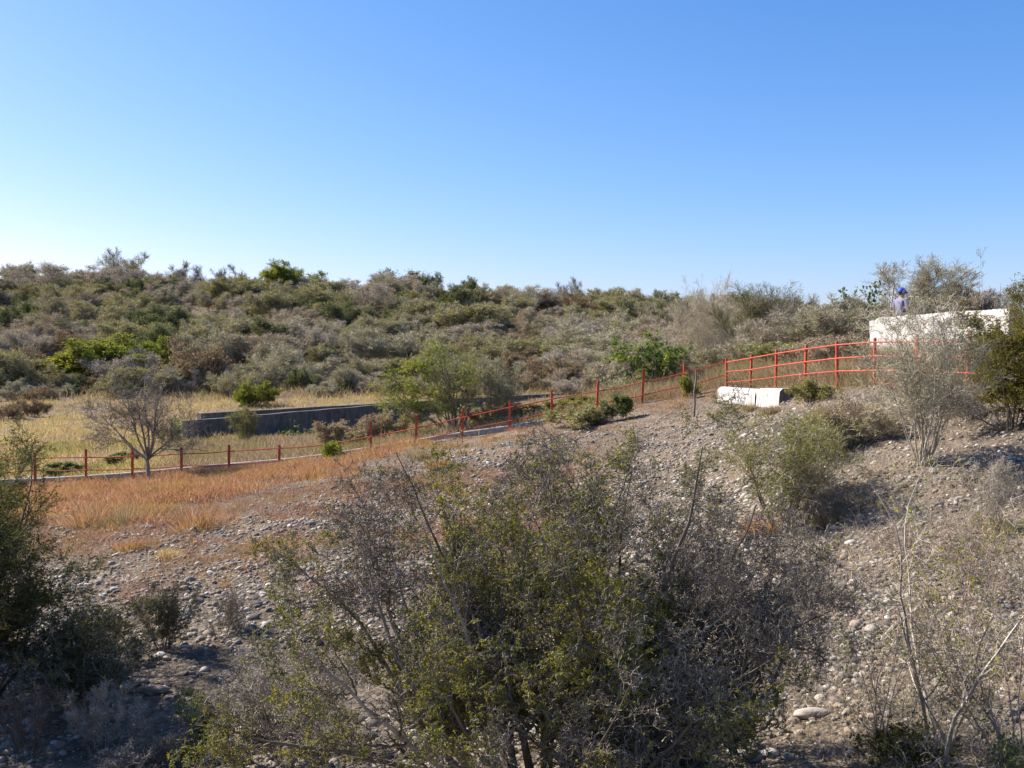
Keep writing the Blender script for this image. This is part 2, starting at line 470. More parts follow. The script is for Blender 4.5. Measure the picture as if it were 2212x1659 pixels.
def plant(seed, stems, levels, leaf=None, r0=.03, base_r=.12, minr=.0018, keep=None, zig=0.0, tuft=0):
    """stems: list of (azimuth, tilt, length); levels: (kids, length, angle, segments, wiggle, up, sides);
    leaf: (per twig, length, width, from_level). Returns (branches), (foliage)."""
    rng = np.random.default_rng(seed)
    az = np.array([R(s[0]) for s in stems]); ti = np.array([R(s[1]) for s in stems]); L = np.array([s[2] for s in stems], float)
    D = np.stack([np.sin(ti) * np.cos(az), np.sin(ti) * np.sin(az), np.cos(ti)], 1)
    P0 = np.stack([np.cos(az), np.sin(az), 0 * az], 1) * base_r * rng.uniform(.2, 1, len(az))[:, None]
    P0[:, 2] = -.08
    rr = r0 * (L / L.max()) ** .7 * rng.uniform(.8, 1.15, len(L))
    _, _, _, ns, wg, up, sd_ = levels[0]
    P, Rr = grow(rng, P0, D, L, rr, ns, wg, up, .12)
    out = [tubes(rng, P, Rr, sd_)]
    lp, ld = [], []
    plen = L
    for li, (k, ln, an, ns, wg, up, sd_) in enumerate(levels[1:], 1):
        P0, D, r, t = spawn(rng, P, Rr, k, .22 if li == 1 else .12, 1.0, an, 14)
        LL = ln * rng.uniform(.45, 1.25, len(P0)) * (1 - .45 * t)
        if keep is not None:
            kp = keep(rng, P0, li)
            P0, D, r, LL = P0[kp], D[kp], r[kp], LL[kp]
        P, Rr = grow(rng, P0, D, LL, np.maximum(r * .62, minr), ns, wg, up, .4, zig)
        Rr = np.maximum(Rr, minr * .7)
        out.append(tubes(rng, P, Rr, sd_))
        if leaf and li >= leaf[3]:
            c, d, _, _ = spawn(rng, P, Rr, leaf[0], .1, 1.0, 50, 25)
            lp.append(c); ld.append(d)
    lf = None
    if leaf:
        c = np.concatenate(lp); d = np.concatenate(ld)
        if len(leaf) > 4 and leaf[4] is not None:
            kp = leaf[4](rng, c); c, d = c[kp], d[kp]
        if tuft:
            c = np.repeat(c, tuft, 0); d = nrm(np.repeat(d, tuft, 0) * .6 + rng.normal(0, .8, (len(c), 3)))
        lf = leaves(rng, c, d + rng.normal(0, .3, d.shape), leaf[1] * rng.uniform(.6, 1.3, len(c)), leaf[2] * rng.uniform(.6, 1.3, len(c)))
    return merge(out), lf

def fan(rng, n, L, tilt=(10, 55), az=(0, 360), dl=.25):
    return [(rng.uniform(*az), rng.uniform(*tilt), L * rng.uniform(1 - dl, 1 + dl * .3)) for _ in range(n)]

def put_plant(name, label, cat, loc, br, lf, mb, ml, group=None, stem_name='stems', rz=0, sink=0.0, foliage_name='foliage'):
    e = link(name, None, None, (loc[0], loc[1], loc[2] - sink)); e.rotation_euler = (0, 0, rz)
    e.empty_display_size = .2
    tag(e, label, cat, group)
    link(stem_name, mk_mesh(stem_name, [(*br, 0)], [M[mb]]), e)
    if lf is not None:
        link(foliage_name, mk_mesh(foliage_name, [(*lf, 0)], [M[ml]]), e)
    return e

# ------------------------------------------------------------------ stones
def ico(sub):
    bm = bmesh.new(); bmesh.ops.create_icosphere(bm, subdivisions=sub, radius=1.0)
    v = np.array([x.co[:] for x in bm.verts]); f = np.array([[y.index for y in x.verts] for x in bm.faces])
    bm.free(); return v, f

def stone_proto(rng, sub):
    v, f = ico(sub)
    for _ in range(3):
        d = nrm(rng.normal(0, 1, 3)); v = v + d * (np.maximum(0, v @ d - .55) * -.55)[:, None]
    ph = rng.uniform(0, 6, 3); k = rng.normal(0, 2.2, (3, 3))
    v = v * (1 + .07 * sum(np.sin(v @ k[i] + ph[i]) for i in range(3)))[:, None]
    v = v * np.array([1.0, rng.uniform(.62, .9), rng.uniform(.42, .68)])
    return v, f

def rotz(v, a):
    c, s = np.cos(a), np.sin(a)
    return np.stack([v[..., 0] * c - v[..., 1] * s, v[..., 0] * s + v[..., 1] * c, v[..., 2]], -1)

GRASS_V = [(-400, 1130), (0, 1130), (130, 1125), (300, 1122), (450, 1095), (600, 1045), (760, 1010), (900, 985), (1050, 950), (1200, 925), (1350, 905), (1480, 880), (1560, 872), (1600, 850), (3000, 840)]
def red_edge(u):
    a = np.array(GRASS_V, float)
    return np.interp(u, a[:, 0], a[:, 1])
def fence_y(x):
    return np.where(x < 7.38, 34.3, 34.2 - (x - 7.38) * 4.7)

srng = np.random.default_rng(11)
nst = 125000
sy = 7.0 + 25.0 * srng.uniform(0, 1, nst) ** .9
sx = srng.uniform(-1, 1, nst) * (0.60 * sy + 2.0)
sr = np.clip(srng.lognormal(math.log(.034), .40, nst), .014, .11)
patch = vnoise(sx * .5 + 40, sy * .5) + .5 * vnoise(sx * 1.5, sy * 1.5 + 7)
keepm = (sy < fence_y(sx) - 1.0) & (srng.uniform(-.62, .75, nst) < patch + .06 + np.where(sx > 3.5, .2, 0))
sx, sy, sr = sx[keepm], sy[keepm], sr[keepm]
sz = height(sx, sy)
su, sv = project(np.stack([sx, sy, sz], 1))
keepm = (sv > red_edge(su) + 12) | (srng.uniform(0, 1, len(sx)) < .06)
keepm &= (su > -250) & (su < 2500)
sx, sy, sz, sr, su, sv = (a[keepm] for a in (sx, sy, sz, sr, su, sv))
app = sr / sy * ((su > -20) & (su < 2235) & (sv < 1680))
order = np.argsort(-app)
near_ids, rest = order[:300], order[300:]
protos = [stone_proto(srng, 2) for _ in range(9)]
pm = [mk_mesh("river_cobble", [(*p, 0)], [M['stone']], True) for p in protos]
first_stone = None
for j in near_ids:
    if first_stone is None:
        o = link("river_cobble", pm[0])
        first_stone = o
    else:
        o = first_stone.copy(); COL.objects.link(o)
        o.data = pm[int(srng.integers(len(pm)))]
    s = float(sr[j]) * 1.1
    o.location = (sx[j], sy[j], sz[j] + s * .06)
    o.rotation_euler = (srng.normal(0, .2), srng.normal(0, .2), srng.uniform(0, 6.28))
    o.scale = (s, s, s)
    tag(o, "rounded river cobble lying loose among many alike on the stony slope", "stone", "river cobbles lying loose on the slope")
low = [stone_proto(srng, 2) for _ in range(12)]
SV, SF = [], []
def scatter_stones(ids_x, ids_y, ids_z, rad, protos_, rng):
    out = []
    which = rng.integers(len(protos_), size=len(ids_x))
    for w in range(len(protos_)):
        s = which == w
        n = int(s.sum())
        if not n: continue
        v, f = protos_[w]
        a = rng.uniform(0, 6.28, n)[:, None]
        V = rotz(np.repeat(v[None], n, 0), a)
        tl = rng.normal(0, .22, (n, 1))
        V[..., 2] = V[..., 2] + V[..., 0] * tl
        V = V * rad[s][:, None, None] + np.stack([ids_x[s], ids_y[s], ids_z[s] + rad[s] * .04], 1)[:, None, :]
        F = (f[None] + (np.arange(n) * len(v))[:, None, None]).reshape(-1, 3)
        out.append((V.reshape(-1, 3), F))
    return merge(out)
half = len(rest) // 3
tinyp = [stone_proto(srng, 1) for _ in range(10)]
cob = merge([scatter_stones(sx[r_], sy[r_], sz[r_], sr[r_], low if q == 0 else tinyp, srng) for q, r_ in enumerate((rest[:half], rest[half:]))])
print('cobbles', len(rest))
tag(link("cobbles", mk_mesh("cobbles", [(*cob, 0)], [M['stone']], True)), "countless smaller rounded grey and tan cobbles strewn over the slope", "stones", None, "stuff")
ng = 60000
gy_ = 7.0 + 22 * srng.uniform(0, 1, ng) ** .9; gx_ = srng.uniform(-1, 1, ng) * (.6 * gy_ + 2.5)
gr_ = np.clip(srng.lognormal(math.log(.016), .45, ng), .006, .04)
gk = (gy_ < fence_y(gx_) - 1)
gx_, gy_, gr_ = gx_[gk], gy_[gk], gr_[gk]
tiny = [(v * np.array([1, .8, .6]), f) for v, f in [stone_proto(srng, 1) for _ in range(4)]]
i0 = ico(1)
grv = scatter_stones(gx_, gy_, height(gx_, gy_), gr_, tiny, srng)
tag(link("gravel", mk_mesh("gravel", [(*grv, 0)], [M['stone']], True)), "fine gravel and small pebbles between the cobbles", "gravel", None, "stuff")

def boulder(label, u, v, size, seed, squash=(1, .8, .75), rz=0.0):
    rng = np.random.default_rng(seed)
    vv, f = stone_proto(rng, 4)
    vv = nrm(vv) * (.5 * np.linalg.norm(vv, axis=1, keepdims=True) + .5)
    p = ground_hit(u, v)
    o = link("boulder", mk_mesh("boulder", [(vv * np.array(squash) * size, f, 0)], [M['stone']], True), None, (p[0], p[1], p[2] + size * squash[2] * .3))
    o.rotation_euler = (0, 0, rz)
    tag(o, label, "boulder")
boulder("largest round grey boulder in shade under the right end of the big thorn bush", 1618, 1645, .145, 3)
boulder("smaller round boulder touching the right side of the largest boulder", 1664, 1638, .085, 4)
boulder("small brownish boulder third in the shaded row under the thorn bush", 1700, 1640, .06, 5)
boulder("long flat dark grey rock beside the shadow right of the big bush", 1755, 1545, .13, 6, (1.5, .8, .6), .1)
boulder("long dark rock lying in shade right of the dark left shrub", 330, 1500, .11, 7, (1.8, .7, .6), .05)
boulder("bluish round rock in the shade at the foot of the grey twiggy shrub", 318, 1448, .09, 8)

# ------------------------------------------------------------------ fences
def tube_path(pts, r, s=6):
    pts = np.array(pts, float)
    V, F = tubes(np.random.default_rng(1), pts[None], np.full((1, len(pts)), r), s)
    n = len(pts)
    return V, F

def make_post(h, w=.075):
    bm = bmesh.new(); bmesh.ops.create_cube(bm, size=1.0)
    bmesh.ops.scale(bm, vec=(w, w, h), verts=bm.verts); bmesh.ops.translate(bm, vec=(0, 0, h / 2), verts=bm.verts)
    bmesh.ops.bevel(bm, geom=bm.edges[:], offset=.008, segments=2, affect='EDGES')
    me = bpy.data.meshes.new("post"); bm.to_mesh(me); bm.free(); me.materials.append(M['red_paint']); return me

LP = [(-245, 985, 34.8), (-140, 982, 34.7), (-32, 980, 34.6), (75, 976, 34.5), (185, 970, 34.5), (284, 967, 34.5), (391, 966, 34.4), (493, 960, 34.4), (601, 961, 34.4), (699, 949, 34.4), (800, 910, 34.4),
      (898, 896, 34.3), (997, 881, 34.3), (1100, 864, 34.3), (1192, 843, 34.3), (1288, 822, 34.3), (1387, 796, 34.2), (1476, 788, 34.2)]
tops = [at(*p) for p in LP]
frng = np.random.default_rng(3)
base0 = np.array([tops[0][0], tops[0][1], tops[0][2] - 1.2])
fence = link("red_fence", None, None, base0)
tag(fence, "long red fence with two thin rails crossing the slope from the left edge", "fence")
for t in tops:
    hgt = 1.18
    b = np.array([t[0], t[1], t[2] - hgt])
    o = link("post", make_post(hgt + .25), fence, b - base0 - np.array([0, 0, .25]))
    o.rotation_euler = (frng.normal(0, .015), frng.normal(0, .02) + .02, frng.uniform(-.15, .15))
rail_v = [(-300, 1006), (75, 990), (185, 988), (284, 985.5), (391, 980.5), (493, 975), (601, 968.5), (699, 961), (800, 943), (898, 925), (997, 902), (1100, 880), (1192, 862), (1288, 846), (1387, 826), (1476, 806), (1566, 783)]
for off in (0, 27.5):
    pts = []
    for i, (u, v) in enumerate(rail_v):
        d = float(np.interp(u, [p[0] for p in LP], [p[2] for p in LP])) - .05
        pts.append(at(u, v + off * (1 + frng.normal(0, .03)), d) - base0)
        if i < len(rail_v) - 1:
            u2, v2 = rail_v[i + 1]
            pts.append(at((u + u2) / 2, (v + v2) / 2 + off + 1.0 + frng.normal(0, .5), d) - base0)
    link("rail", mk_mesh("rail", [(*tube_path(pts, .021), 0)], [M['red_paint']]), fence)

RP_v = [(773, 836), (765, 836), (757, 838), (745, 832), (738, 836), (730, 838), (722, 836), (717, 834), (706, 838)]
rbase = at(1570, 836, 34.2)
fence2 = link("red_fence", None, None, rbase)
tag(fence2, "red fence with three rails climbing past the white wall at right", "fence")
rp = []
for i, (vt, vb) in enumerate(RP_v):
    x = 7.38 + 2.62 * i / 7; y = 34.2 - 12.3 * i / 7
    u = 1106 + FPX * x / y
    T = at(u, vt, y); G = at(u, vb, y)
    rp.append((u, y, T, G))
    h = T[2] - G[2]
    o = link("post", make_post(h + .2, .066), fence2, G - rbase - np.array([0, 0, .2]))
    o.rotation_euler = (frng.normal(0, .015), frng.normal(0, .02), frng.uniform(-.1, .1) + .2)
rails3 = [[782.5, 774, 764, 754.5, 745, 739, 738, 738, 740], [803, 799, 790, 782, 774, 769, 770, 771, 776], [826, 822, 815, 808, 802, 800, 802, 806, 812]]
for rv in rails3:
    pts = [at(u, v, y - .05) - rbase for v, (u, y, T, G) in zip(rv, rp)]
    link("rail", mk_mesh("rail", [(*tube_path(pts, .023), 0)], [M['red_paint']]), fence2)
low_pts = [at(1895, 827, 25.2) - rbase, at(1975, 834, 23.8) - rbase, at(2060, 845, 22.2) - rbase]
o = link("rail", mk_mesh("rail", [(*tube_path(low_pts, .02), 0)], [M['red_paint']]), fence2)
tag(o, "loose sagging lowest rail")

# kerb along the long fence
def strip_wall(name, pts, zt, thick, hgt, mat, label, cat, bev=True):
    "a wall following pts (x, y), top heights zt"
    n = len(pts); P = np.array(pts, float)
    T = np.gradient(P, axis=0); T = nrm(T); Nn = np.stack([-T[:, 1], T[:, 0]], 1)
    rows = []
    c = min(.02, thick * .2)
    prof = [(-.5, 0, 0), (-.5, 1, -c), (-.5 + c / thick, 1, 0), (.5 - c / thick, 1, 0), (.5, 1, -c), (.5, 0, 0)]
    for i in range(n):
        for s, k, dz in prof:
            q = P[i] + Nn[i] * s * thick
            z = zt[i] + dz if k else zt[i] - hgt
            rows.append((q[0], q[1], z))
    V = np.array(rows); m = len(prof)
    F = []
    for i in range(n - 1):
        for j in range(m - 1):
            a = i * m + j; F.append([a, a + 1, a + m + 1, a + m])
    caps = [list(range(m))[::-1], [(n - 1) * m + j for j in range(m)]]
    b = V[0].copy(); b[2] = zt[0] - hgt
    me = mk_mesh(name, [(V - b, np.array(F), 0), (V - b, np.array([caps[0]]), 0), (V - b, np.array([caps[1]]), 0)], [M[mat]])
    o = link(name, me, None, b)
    tag(o, label, cat)
    return o

ku = np.linspace(-260, 1560, 60)
kz_v = np.interp(ku, [-260, 75, 185, 284, 391, 493, 601, 699, 800, 898, 997, 1100, 1192, 1288, 1387, 1476, 1570], [1046, 1034, 1028, 1021, 1011, 1002, 993, 982, 966, 950, 934, 920, 904, 884, 868, 856, 838])
kp = [at(u, v, 34.75) for u, v in zip(ku, kz_v)]
strip_wall("concrete_kerb", [(p[0], p[1]) for p in kp], [p[2] + .02 for p in kp], .16, .5, 'concrete_pale', "low pale concrete kerb running along the foot of the long red fence", "kerb")

# canal walls
def canal(label, ends, hgt, name="canal_wall", thick=.34, n=24, mat='concrete'):
    A = at(*ends[0]); B = at(*ends[1])
    ts = np.linspace(0, 1, n)
    pts = [(A[0] + (B[0] - A[0]) * t, A[1] + (B[1] - A[1]) * t) for t in ts]
    zs = [A[2] + (B[2] - A[2]) * t + .012 * math.sin(t * 37) for t in ts]
    return strip_wall(name, pts, zs, thick, hgt, mat, label, "canal wall")
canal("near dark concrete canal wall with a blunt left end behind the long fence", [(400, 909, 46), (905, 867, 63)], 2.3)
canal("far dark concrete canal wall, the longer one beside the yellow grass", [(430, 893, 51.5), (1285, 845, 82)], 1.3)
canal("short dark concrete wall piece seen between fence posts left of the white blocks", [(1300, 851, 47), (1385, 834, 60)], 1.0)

# white blocks by the fence
def white_block(label, A, B, h, depth, seed):
    A = np.array(A); B = np.array(B)
    d = B[:2] - A[:2]; L = np.linalg.norm(d); ang = math.atan2(d[1], d[0])
    rng = np.random.default_rng(seed)
    prof = [(0.0, -.25)]
    prof += [(0.0, h * .25), (.015, h * .6)]
    for k in range(7):
        a = k / 6 * math.pi / 2
        prof.append((.02 + .16 * (1 - math.cos(a)), h - .16 * (1 - math.sin(a))))
    prof += [(depth * .6, h), (depth - .05, h - .01), (depth, h - .06), (depth, -.25)]
    prof = np.array(prof); m = len(prof); n = 22
    V = np.zeros((n, m, 3))
    for i in range(n):
        t = i / (n - 1)
        V[i, :, 0] = L * t
        V[i, :, 1] = prof[:, 0] + rng.normal(0, .004, m)
        V[i, :, 2] = prof[:, 1] + (B[2] - A[2]) * t + rng.normal(0, .004, m)
    V[0, :, 0] += .02 * np.sin(np.arange(m)); ids = np.arange(n * m).reshape(n, m)
    F = np.stack([ids[:-1, :-1], ids[1:, :-1], ids[1:, 1:], ids[:-1, 1:]], -1).reshape(-1, 4)
    Vf = V.reshape(-1, 3)
    me = mk_mesh("concrete_block", [(Vf, F, 0), (Vf, ids[0][None, :], 0), (Vf, ids[-1][::-1][None], 1)], [M['whitewash'], M['concrete']])  # far end face takes a dark material, painting in its shade away from the sun
    o = link("concrete_block", me, None, A); o.rotation_euler = (0, 0, ang)
    tag(o, label, "block")
    return o
a0 = at(1549, 874, 31.2); a1 = at(1630, 882, 29.7); a2 = at(1632, 884, 29.7); a3 = at(1682, 886, 28.7)
white_block("left whitewashed concrete block with a rounded top edge by the red fence", a0, a1, .56, .5, 1)
white_block("right whitewashed concrete block whose right end is coloured dark as shade", a2, a3, .62, .55, 2)

# white wall with holes
def rubble_wall():
    A = at(1879, 690, 33.8); B = at(2180, 680, 28.0)
    L = float(np.hypot(B[0] - A[0], B[1] - A[1])); th = .3
    nx, nz_ = 120, 44
    hgt = 1.75
    rng = np.random.default_rng(8)
    xs = np.linspace(0, L, nx)
    top = np.interp(xs, [0, .25, .5, L * .5, L * .52, L], [-.03, -.02, .05, .08, .1, .12]) + .015 * vnoise(xs * 6, xs * 0) + .01 * rng.normal(0, 1, nx)
    t = np.linspace(0, 1, nz_)
    X = np.repeat(xs[:, None], nz_, 1); Z = -hgt + (hgt + top[:, None]) * t[None]
    bump = .014 * vnoise(X * 5, Z * 5) + .008 * vnoise(X * 15, Z * 15)
    Y = -bump
    front = np.stack([X, Y, Z], -1); back = np.stack([X, Y * 0 + th, Z], -1)
    idf = np.arange(nx * nz_).reshape(nx, nz_); idb = idf + nx * nz_
    hole = np.zeros((nx - 1, nz_ - 1), bool)
    xc = (X[:-1, :-1] + X[1:, 1:]) / 2; zc = (Z[:-1, :-1] + Z[1:, 1:]) / 2
    for hx, hzz, rx, rz_ in ((L * .815, -.22, .17, .10), (L * .822, -.38, .19, .13), (L * .76, -.5, .08, .06)):
        hole |= ((xc - hx) / rx) ** 2 + ((zc - hzz) / rz_) ** 2 < 1
    F = []
    for i in range(nx - 1):
        for j in range(nz_ - 1):
            if hole[i, j]:
                continue
            F.append([idf[i, j], idf[i + 1, j], idf[i + 1, j + 1], idf[i, j + 1]])
            F.append([idb[i, j], idb[i, j + 1], idb[i + 1, j + 1], idb[i + 1, j]])
            for di, dj, e in ((-1, 0, ((i, j), (i, j + 1))), (1, 0, ((i + 1, j), (i + 1, j + 1))), (0, -1, ((i, j), (i + 1, j))), (0, 1, ((i, j + 1), (i + 1, j + 1)))):
                a, b = i + di, j + dj
                if a < 0 or b < 0 or a >= nx - 1 or b >= nz_ - 1 or hole[a, b]:
                    (p, q), (r_, s_) = e
                    F.append([idf[p, q], idf[r_, s_], idb[r_, s_], idb[p, q]])
    V = np.concatenate([front.reshape(-1, 3), back.reshape(-1, 3)])
    V[:, 2] += hgt
    o = link("stone_wall", mk_mesh("stone_wall", [(V, np.array(F), 0)], [M['whitewash_rough']]), None, (A[0], A[1], A[2] - hgt))
    o.rotation_euler = (0, 0, math.atan2(B[1] - A[1], B[0] - A[0]))
    tag(o, "whitewashed rough masonry wall with a ragged hole, behind the right fence", "wall")
rubble_wall()

# ------------------------------------------------------------------ person beyond the wall
def skin_mesh(name, verts, edges, radii, mat, parent, root=0, sub=2):
    me = bpy.data.meshes.new(name)
    me.from_pydata([tuple(v) for v in verts], edges, [])
    o = link(name, me, parent)
    md = o.modifiers.new("skin", 'SKIN'); md.use_smooth_shade = True
    sk = me.skin_vertices[0].data
    for i, r in enumerate(radii):
        sk[i].radius = r if isinstance(r, tuple) else (r, r)
        sk[i].use_root = (i == root)
    s = o.modifiers.new("sub", 'SUBSURF'); s.levels = sub; s.render_levels = sub
    me.materials.append(mat)
    return o

def person():
    px, py = 13.5, 34.6
    g = hz(px, py)
    top = at(1948, 620, py)[2]
    e = link("person", None, None, (px, py, g))
    tag(e, "person in a blue cap with dark visor and pale shirt standing beyond the white wall", "person")
    s = (top - g) / 1.79
    e.scale = (s, s, s); e.rotation_euler = (0, 0, R(28))
    # faces right (+x): lateral axis is y
    V = [(0, 0, .95), (0, 0, 1.12), (.0, 0, 1.30), (-.01, 0, 1.42), (0, 0, 1.50), (.015, 0, 1.58), (.03, 0, 1.66)]
    Rr = [(.13, .15), (.12, .14), (.12, .155), (.07, .09), .055, (.085, .07), (.09, .07)]
    E = [(i, i + 1) for i in range(6)]
    for sgn in (-1, 1):
        b = len(V)
        V += [(.0, .10 * sgn, .90), (.02, .10 * sgn, .50), (-.01, .10 * sgn, .10), (.12, .11 * sgn, .05)]
        Rr += [.095, .06, .045, .04]
        E += [(0, b), (b, b + 1), (b + 1, b + 2), (b + 2, b + 3)]
        c = len(V)
        V += [(-.01, .19 * sgn, 1.40), (-.02, .24 * sgn, 1.12), (.10, .23 * sgn, .90), (.13, .225 * sgn, .84), (.15, .22 * sgn, .80)]
        Rr += [.06, .045, .034, (.03, .018), (.034, .016)]
        E += [(3, c), (c, c + 1), (c + 1, c + 2), (c + 2, c + 3), (c + 3, c + 4)]
        for k in range(4):
            f = len(V)
            o_ = (k - 1.5) * .018
            V += [(.165 + .002 * k, .22 * sgn + o_, .77), (.172, .22 * sgn + o_ - .004 * sgn, .735), (.165, .22 * sgn + o_ - .01 * sgn, .705 + .006 * abs(k - 1))]
            Rr += [.0095, .009, .0075]
            E += [(c + 4, f), (f, f + 1), (f + 1, f + 2)]
        f = len(V)
        V += [(.175, .20 * sgn, .82), (.20, .195 * sgn, .785)]
        Rr += [.011, .009]
        E += [(c + 3, f), (f, f + 1)]
    skin_mesh("body", V, E, Rr, M['skin'], e)
    # face bits grown as small meshes of the head surface
    v, f = ico(3)
    def blob(name, c, sz, mat, par, sub=None):
        return link(name, mk_mesh(name, [(v * np.array(sz), f, 0)], [M[mat]], True), par, c)
    hv = v * np.array([.105, .082, .12])
    link("hair", mk_mesh("hair", [(np.where((v[:, 0:1] > .25), v * np.array([.07, .06, .09]), hv), f, 0)], [M['hair']], True), e, (.02, 0, 1.645))
    blob("nose", (.128, 0, 1.60), (.018, .014, .024), 'skin', e)
    for sgn in (-1, 1):
        blob("ear", (.02, .082 * sgn, 1.61), (.022, .012, .032), 'skin', e)
        blob("eye", (.106, .032 * sgn, 1.63), (.010, .013, .009), 'visor_dark', e)
    blob("mouth", (.112, 0, 1.565), (.012, .026, .007), 'visor_dark', e)
    VS = [(0, 0, .90), (0, 0, 1.12), (.0, 0, 1.30), (-.01, 0, 1.43), (0, 0, 1.47)]
    RS = [(.16, .19), (.15, .18), (.155, .20), (.11, .13), (.068, .07)]
    ES = [(i, i + 1) for i in range(4)]
    for sgn in (-1, 1):
        c = len(VS)
        VS += [(-.01, .195 * sgn, 1.395), (-.02, .245 * sgn, 1.14)]
        RS += [.078, .066]; ES += [(3, c), (c, c + 1)]
    skin_mesh("shirt", VS, ES, RS, M['shirt'], e)
    VT = [(0, 0, .97), (0, 0, .90)]; RT = [(.14, .16), (.14, .155)]; ET = [(0, 1)]
    for sgn in (-1, 1):
        c = len(VT)
        VT += [(.0, .10 * sgn, .82), (.02, .10 * sgn, .50), (-.01, .10 * sgn, .10)]
        RT += [.105, .078, .065]; ET += [(1, c), (c, c + 1), (c + 1, c + 2)]
        blob("shoe", (.06, .11 * sgn, .045), (.14, .055, .045), 'shoe', e)
    skin_mesh("trousers", VT, ET, RT, M['trousers'], e)
    # cap: dome plus visor
    dome = v.copy(); dome[:, 2] = np.maximum(dome[:, 2], -.12)
    cap = link("cap", mk_mesh("cap", [(dome * np.array([.135, .112, .13]), f, 0)], [M['cap_blue']], True), e, (.015, 0, 1.655))
    n = 14; vv = []
    for k in range(n):
        a = -math.pi / 2 + math.pi * k / (n - 1)
        for rr_, zz in ((.10, 0.0), (.10, .012), (.25, -.03), (.25, -.042)):
            vv.append((rr_ * math.cos(a) * (1.0 if rr_ < .2 else .9) + .02, .1 * math.sin(a) * (1 if rr_ < .2 else 1.02), zz))
    ff = []
    for k in range(n - 1):
        for j in range(4):
            ff.append([k * 4 + j, k * 4 + (j + 1) % 4, (k + 1) * 4 + (j + 1) % 4, (k + 1) * 4 + j])
    link("visor", mk_mesh("visor", [(np.array(vv), np.array(ff), 0)], [M['visor_dark']], True), cap)
person()
pp = [at(1931, 616, 36.0), at(1927, 650, 36.0), at(1922, 690, 36.0), at(1917, 745, 36.0)]
b = pp[-1].copy()
o = link("wooden_pole", mk_mesh("wooden_pole", [(*tube_path([p - b for p in pp], .028), 0)], [M['bark_pale']]), None, b)
tag(o, "thin pale pole standing upright just left of the person in the blue cap", "pole")

# leaning dark stake left of the white blocks
st = [at(1499, 897, 29.6), at(1501, 868, 29.6), at(1500, 842, 29.6), at(1504, 815, 29.6), at(1503, 796, 29.6)]
g = ground_hit(1499, 897); dz = st[0].copy()
V, F = tubes(np.random.default_rng(2), np.array([[p - dz for p in st]]), np.array([[.035, .032, .03, .026, .02]]), 7)
o = link("wooden_stake", mk_mesh("wooden_stake", [(V, F, 0)], [M['stake_wood']]), None, dz - np.array([0, 0, .05]))
tag(o, "crooked grey wooden stake standing in the ground left of the white blocks", "stake")

# ------------------------------------------------------------------ grasses (uncountable)
def blades(rng, pts, h, wid, per, spread, lean=.35):
    n = len(pts) * per
    C = np.repeat(pts, per, 0) + np.stack([rng.normal(0, spread, n), rng.normal(0, spread, n), np.zeros(n) - .02], 1)
    hh = np.repeat(h, per) * rng.uniform(.45, 1.15, n)
    out = C - np.repeat(pts, per, 0)
    d = np.stack([out[:, 0] / spread * .35 + rng.normal(0, lean, n), out[:, 1] / spread * .35 + rng.normal(0, lean, n), np.ones(n)], 1)
    d = nrm(d)
    s = nrm(np.cross(d, rng.normal(0, 1, (n, 3)))) * (wid * rng.uniform(.6, 1.3, n))[:, None]
    mid = C + d * hh[:, None] * .55
    d2 = nrm(d + np.stack([rng.normal(0, .35, n), rng.normal(0, .35, n), -.25 * np.ones(n)], 1))
    tip = mid + d2 * hh[:, None] * .5
    V = np.stack([C - s * .5, C + s * .5, mid + s * .4, mid - s * .4, tip], 1).reshape(-1, 3)
    b = np.arange(n) * 5
    return V, np.stack([b, b + 1, b + 2, b + 3], 1), np.stack([b + 3, b + 2, b + 4], 1)

def grass_obj(name, mat, label, rng, x, y, h, wid, per, spread, lean=.35):
    pts = np.stack([x, y, height(x, y)], 1)
    V, Q, T = blades(rng, pts, h, wid, per, spread, lean)
    me = mk_mesh(name, [(V[:0], T, 0), (V, Q, 0)], [M[mat]])
    return tag(link(name, me), label, "grass", None, "stuff")

grng = np.random.default_rng(21)
# russet grass below the fence
n = 26000
y = grng.uniform(17.5, 34.6, n); x = grng.uniform(-1, 1, n) * (.58 * y + 1)
ok = y < fence_y(x) + .5; x, y = x[ok], y[ok]
u, v = project(np.stack([x, y, height(x, y)], 1))
edge = red_edge(u) + 26 * vnoise(x * .8, y * .8) + 14 * vnoise(x * 2.1, y * 2.1)
dens = np.clip((edge - v) / 45 + .35, 0, 1)
left = np.clip((950 - u) / 300, .25, 1)
ok = (grng.uniform(0, 1, len(x)) < dens * np.clip(left + .15, 0, 1)) & (u < 1800)
x, y, u = x[ok], y[ok], u[ok]
h = (.24 + .16 * vnoise(x * .9, y * .9)) * np.where(u > 950, .75, 1) * grng.uniform(.7, 1.2, len(x))
grass_obj("russet_grass", 'grass_red', "russet dry grass growing in a strip below the long red fence", grng, x, y, np.maximum(h, .1), .012, 16, .10)
# sparse short tufts down the stony slope
n = 9500
y = grng.uniform(8, 31, n); x = grng.uniform(-1, 1, n) * (.6 * y + 2)
ok = (y < fence_y(x) - .5) & (grng.uniform(-.5, .9, n) < vnoise(x * .45 + 3, y * .45)); x, y = x[ok], y[ok]
u, v = project(np.stack([x, y, height(x, y)], 1))
redd = (u < 1350) & (v < 1290) & (v > 900)
grass_obj("russet_tufts", 'grass_red', "short russet grass tufts scattered over the left cobble slope", grng, x[redd], y[redd], grng.uniform(.05, .17, int(redd.sum())), .010, 22, .07, .6)
grass_obj("dry_tufts", 'grass_tan', "short dry straw tufts scattered between the cobbles", grng, x[~redd], y[~redd], grng.uniform(.04, .15, int((~redd).sum())), .006, 18, .06, .6)
n = 9000
y = grng.uniform(13, 26, n); x = grng.uniform(-.58, .1, n) * y
u, v = project(np.stack([x, y, height(x, y)], 1))
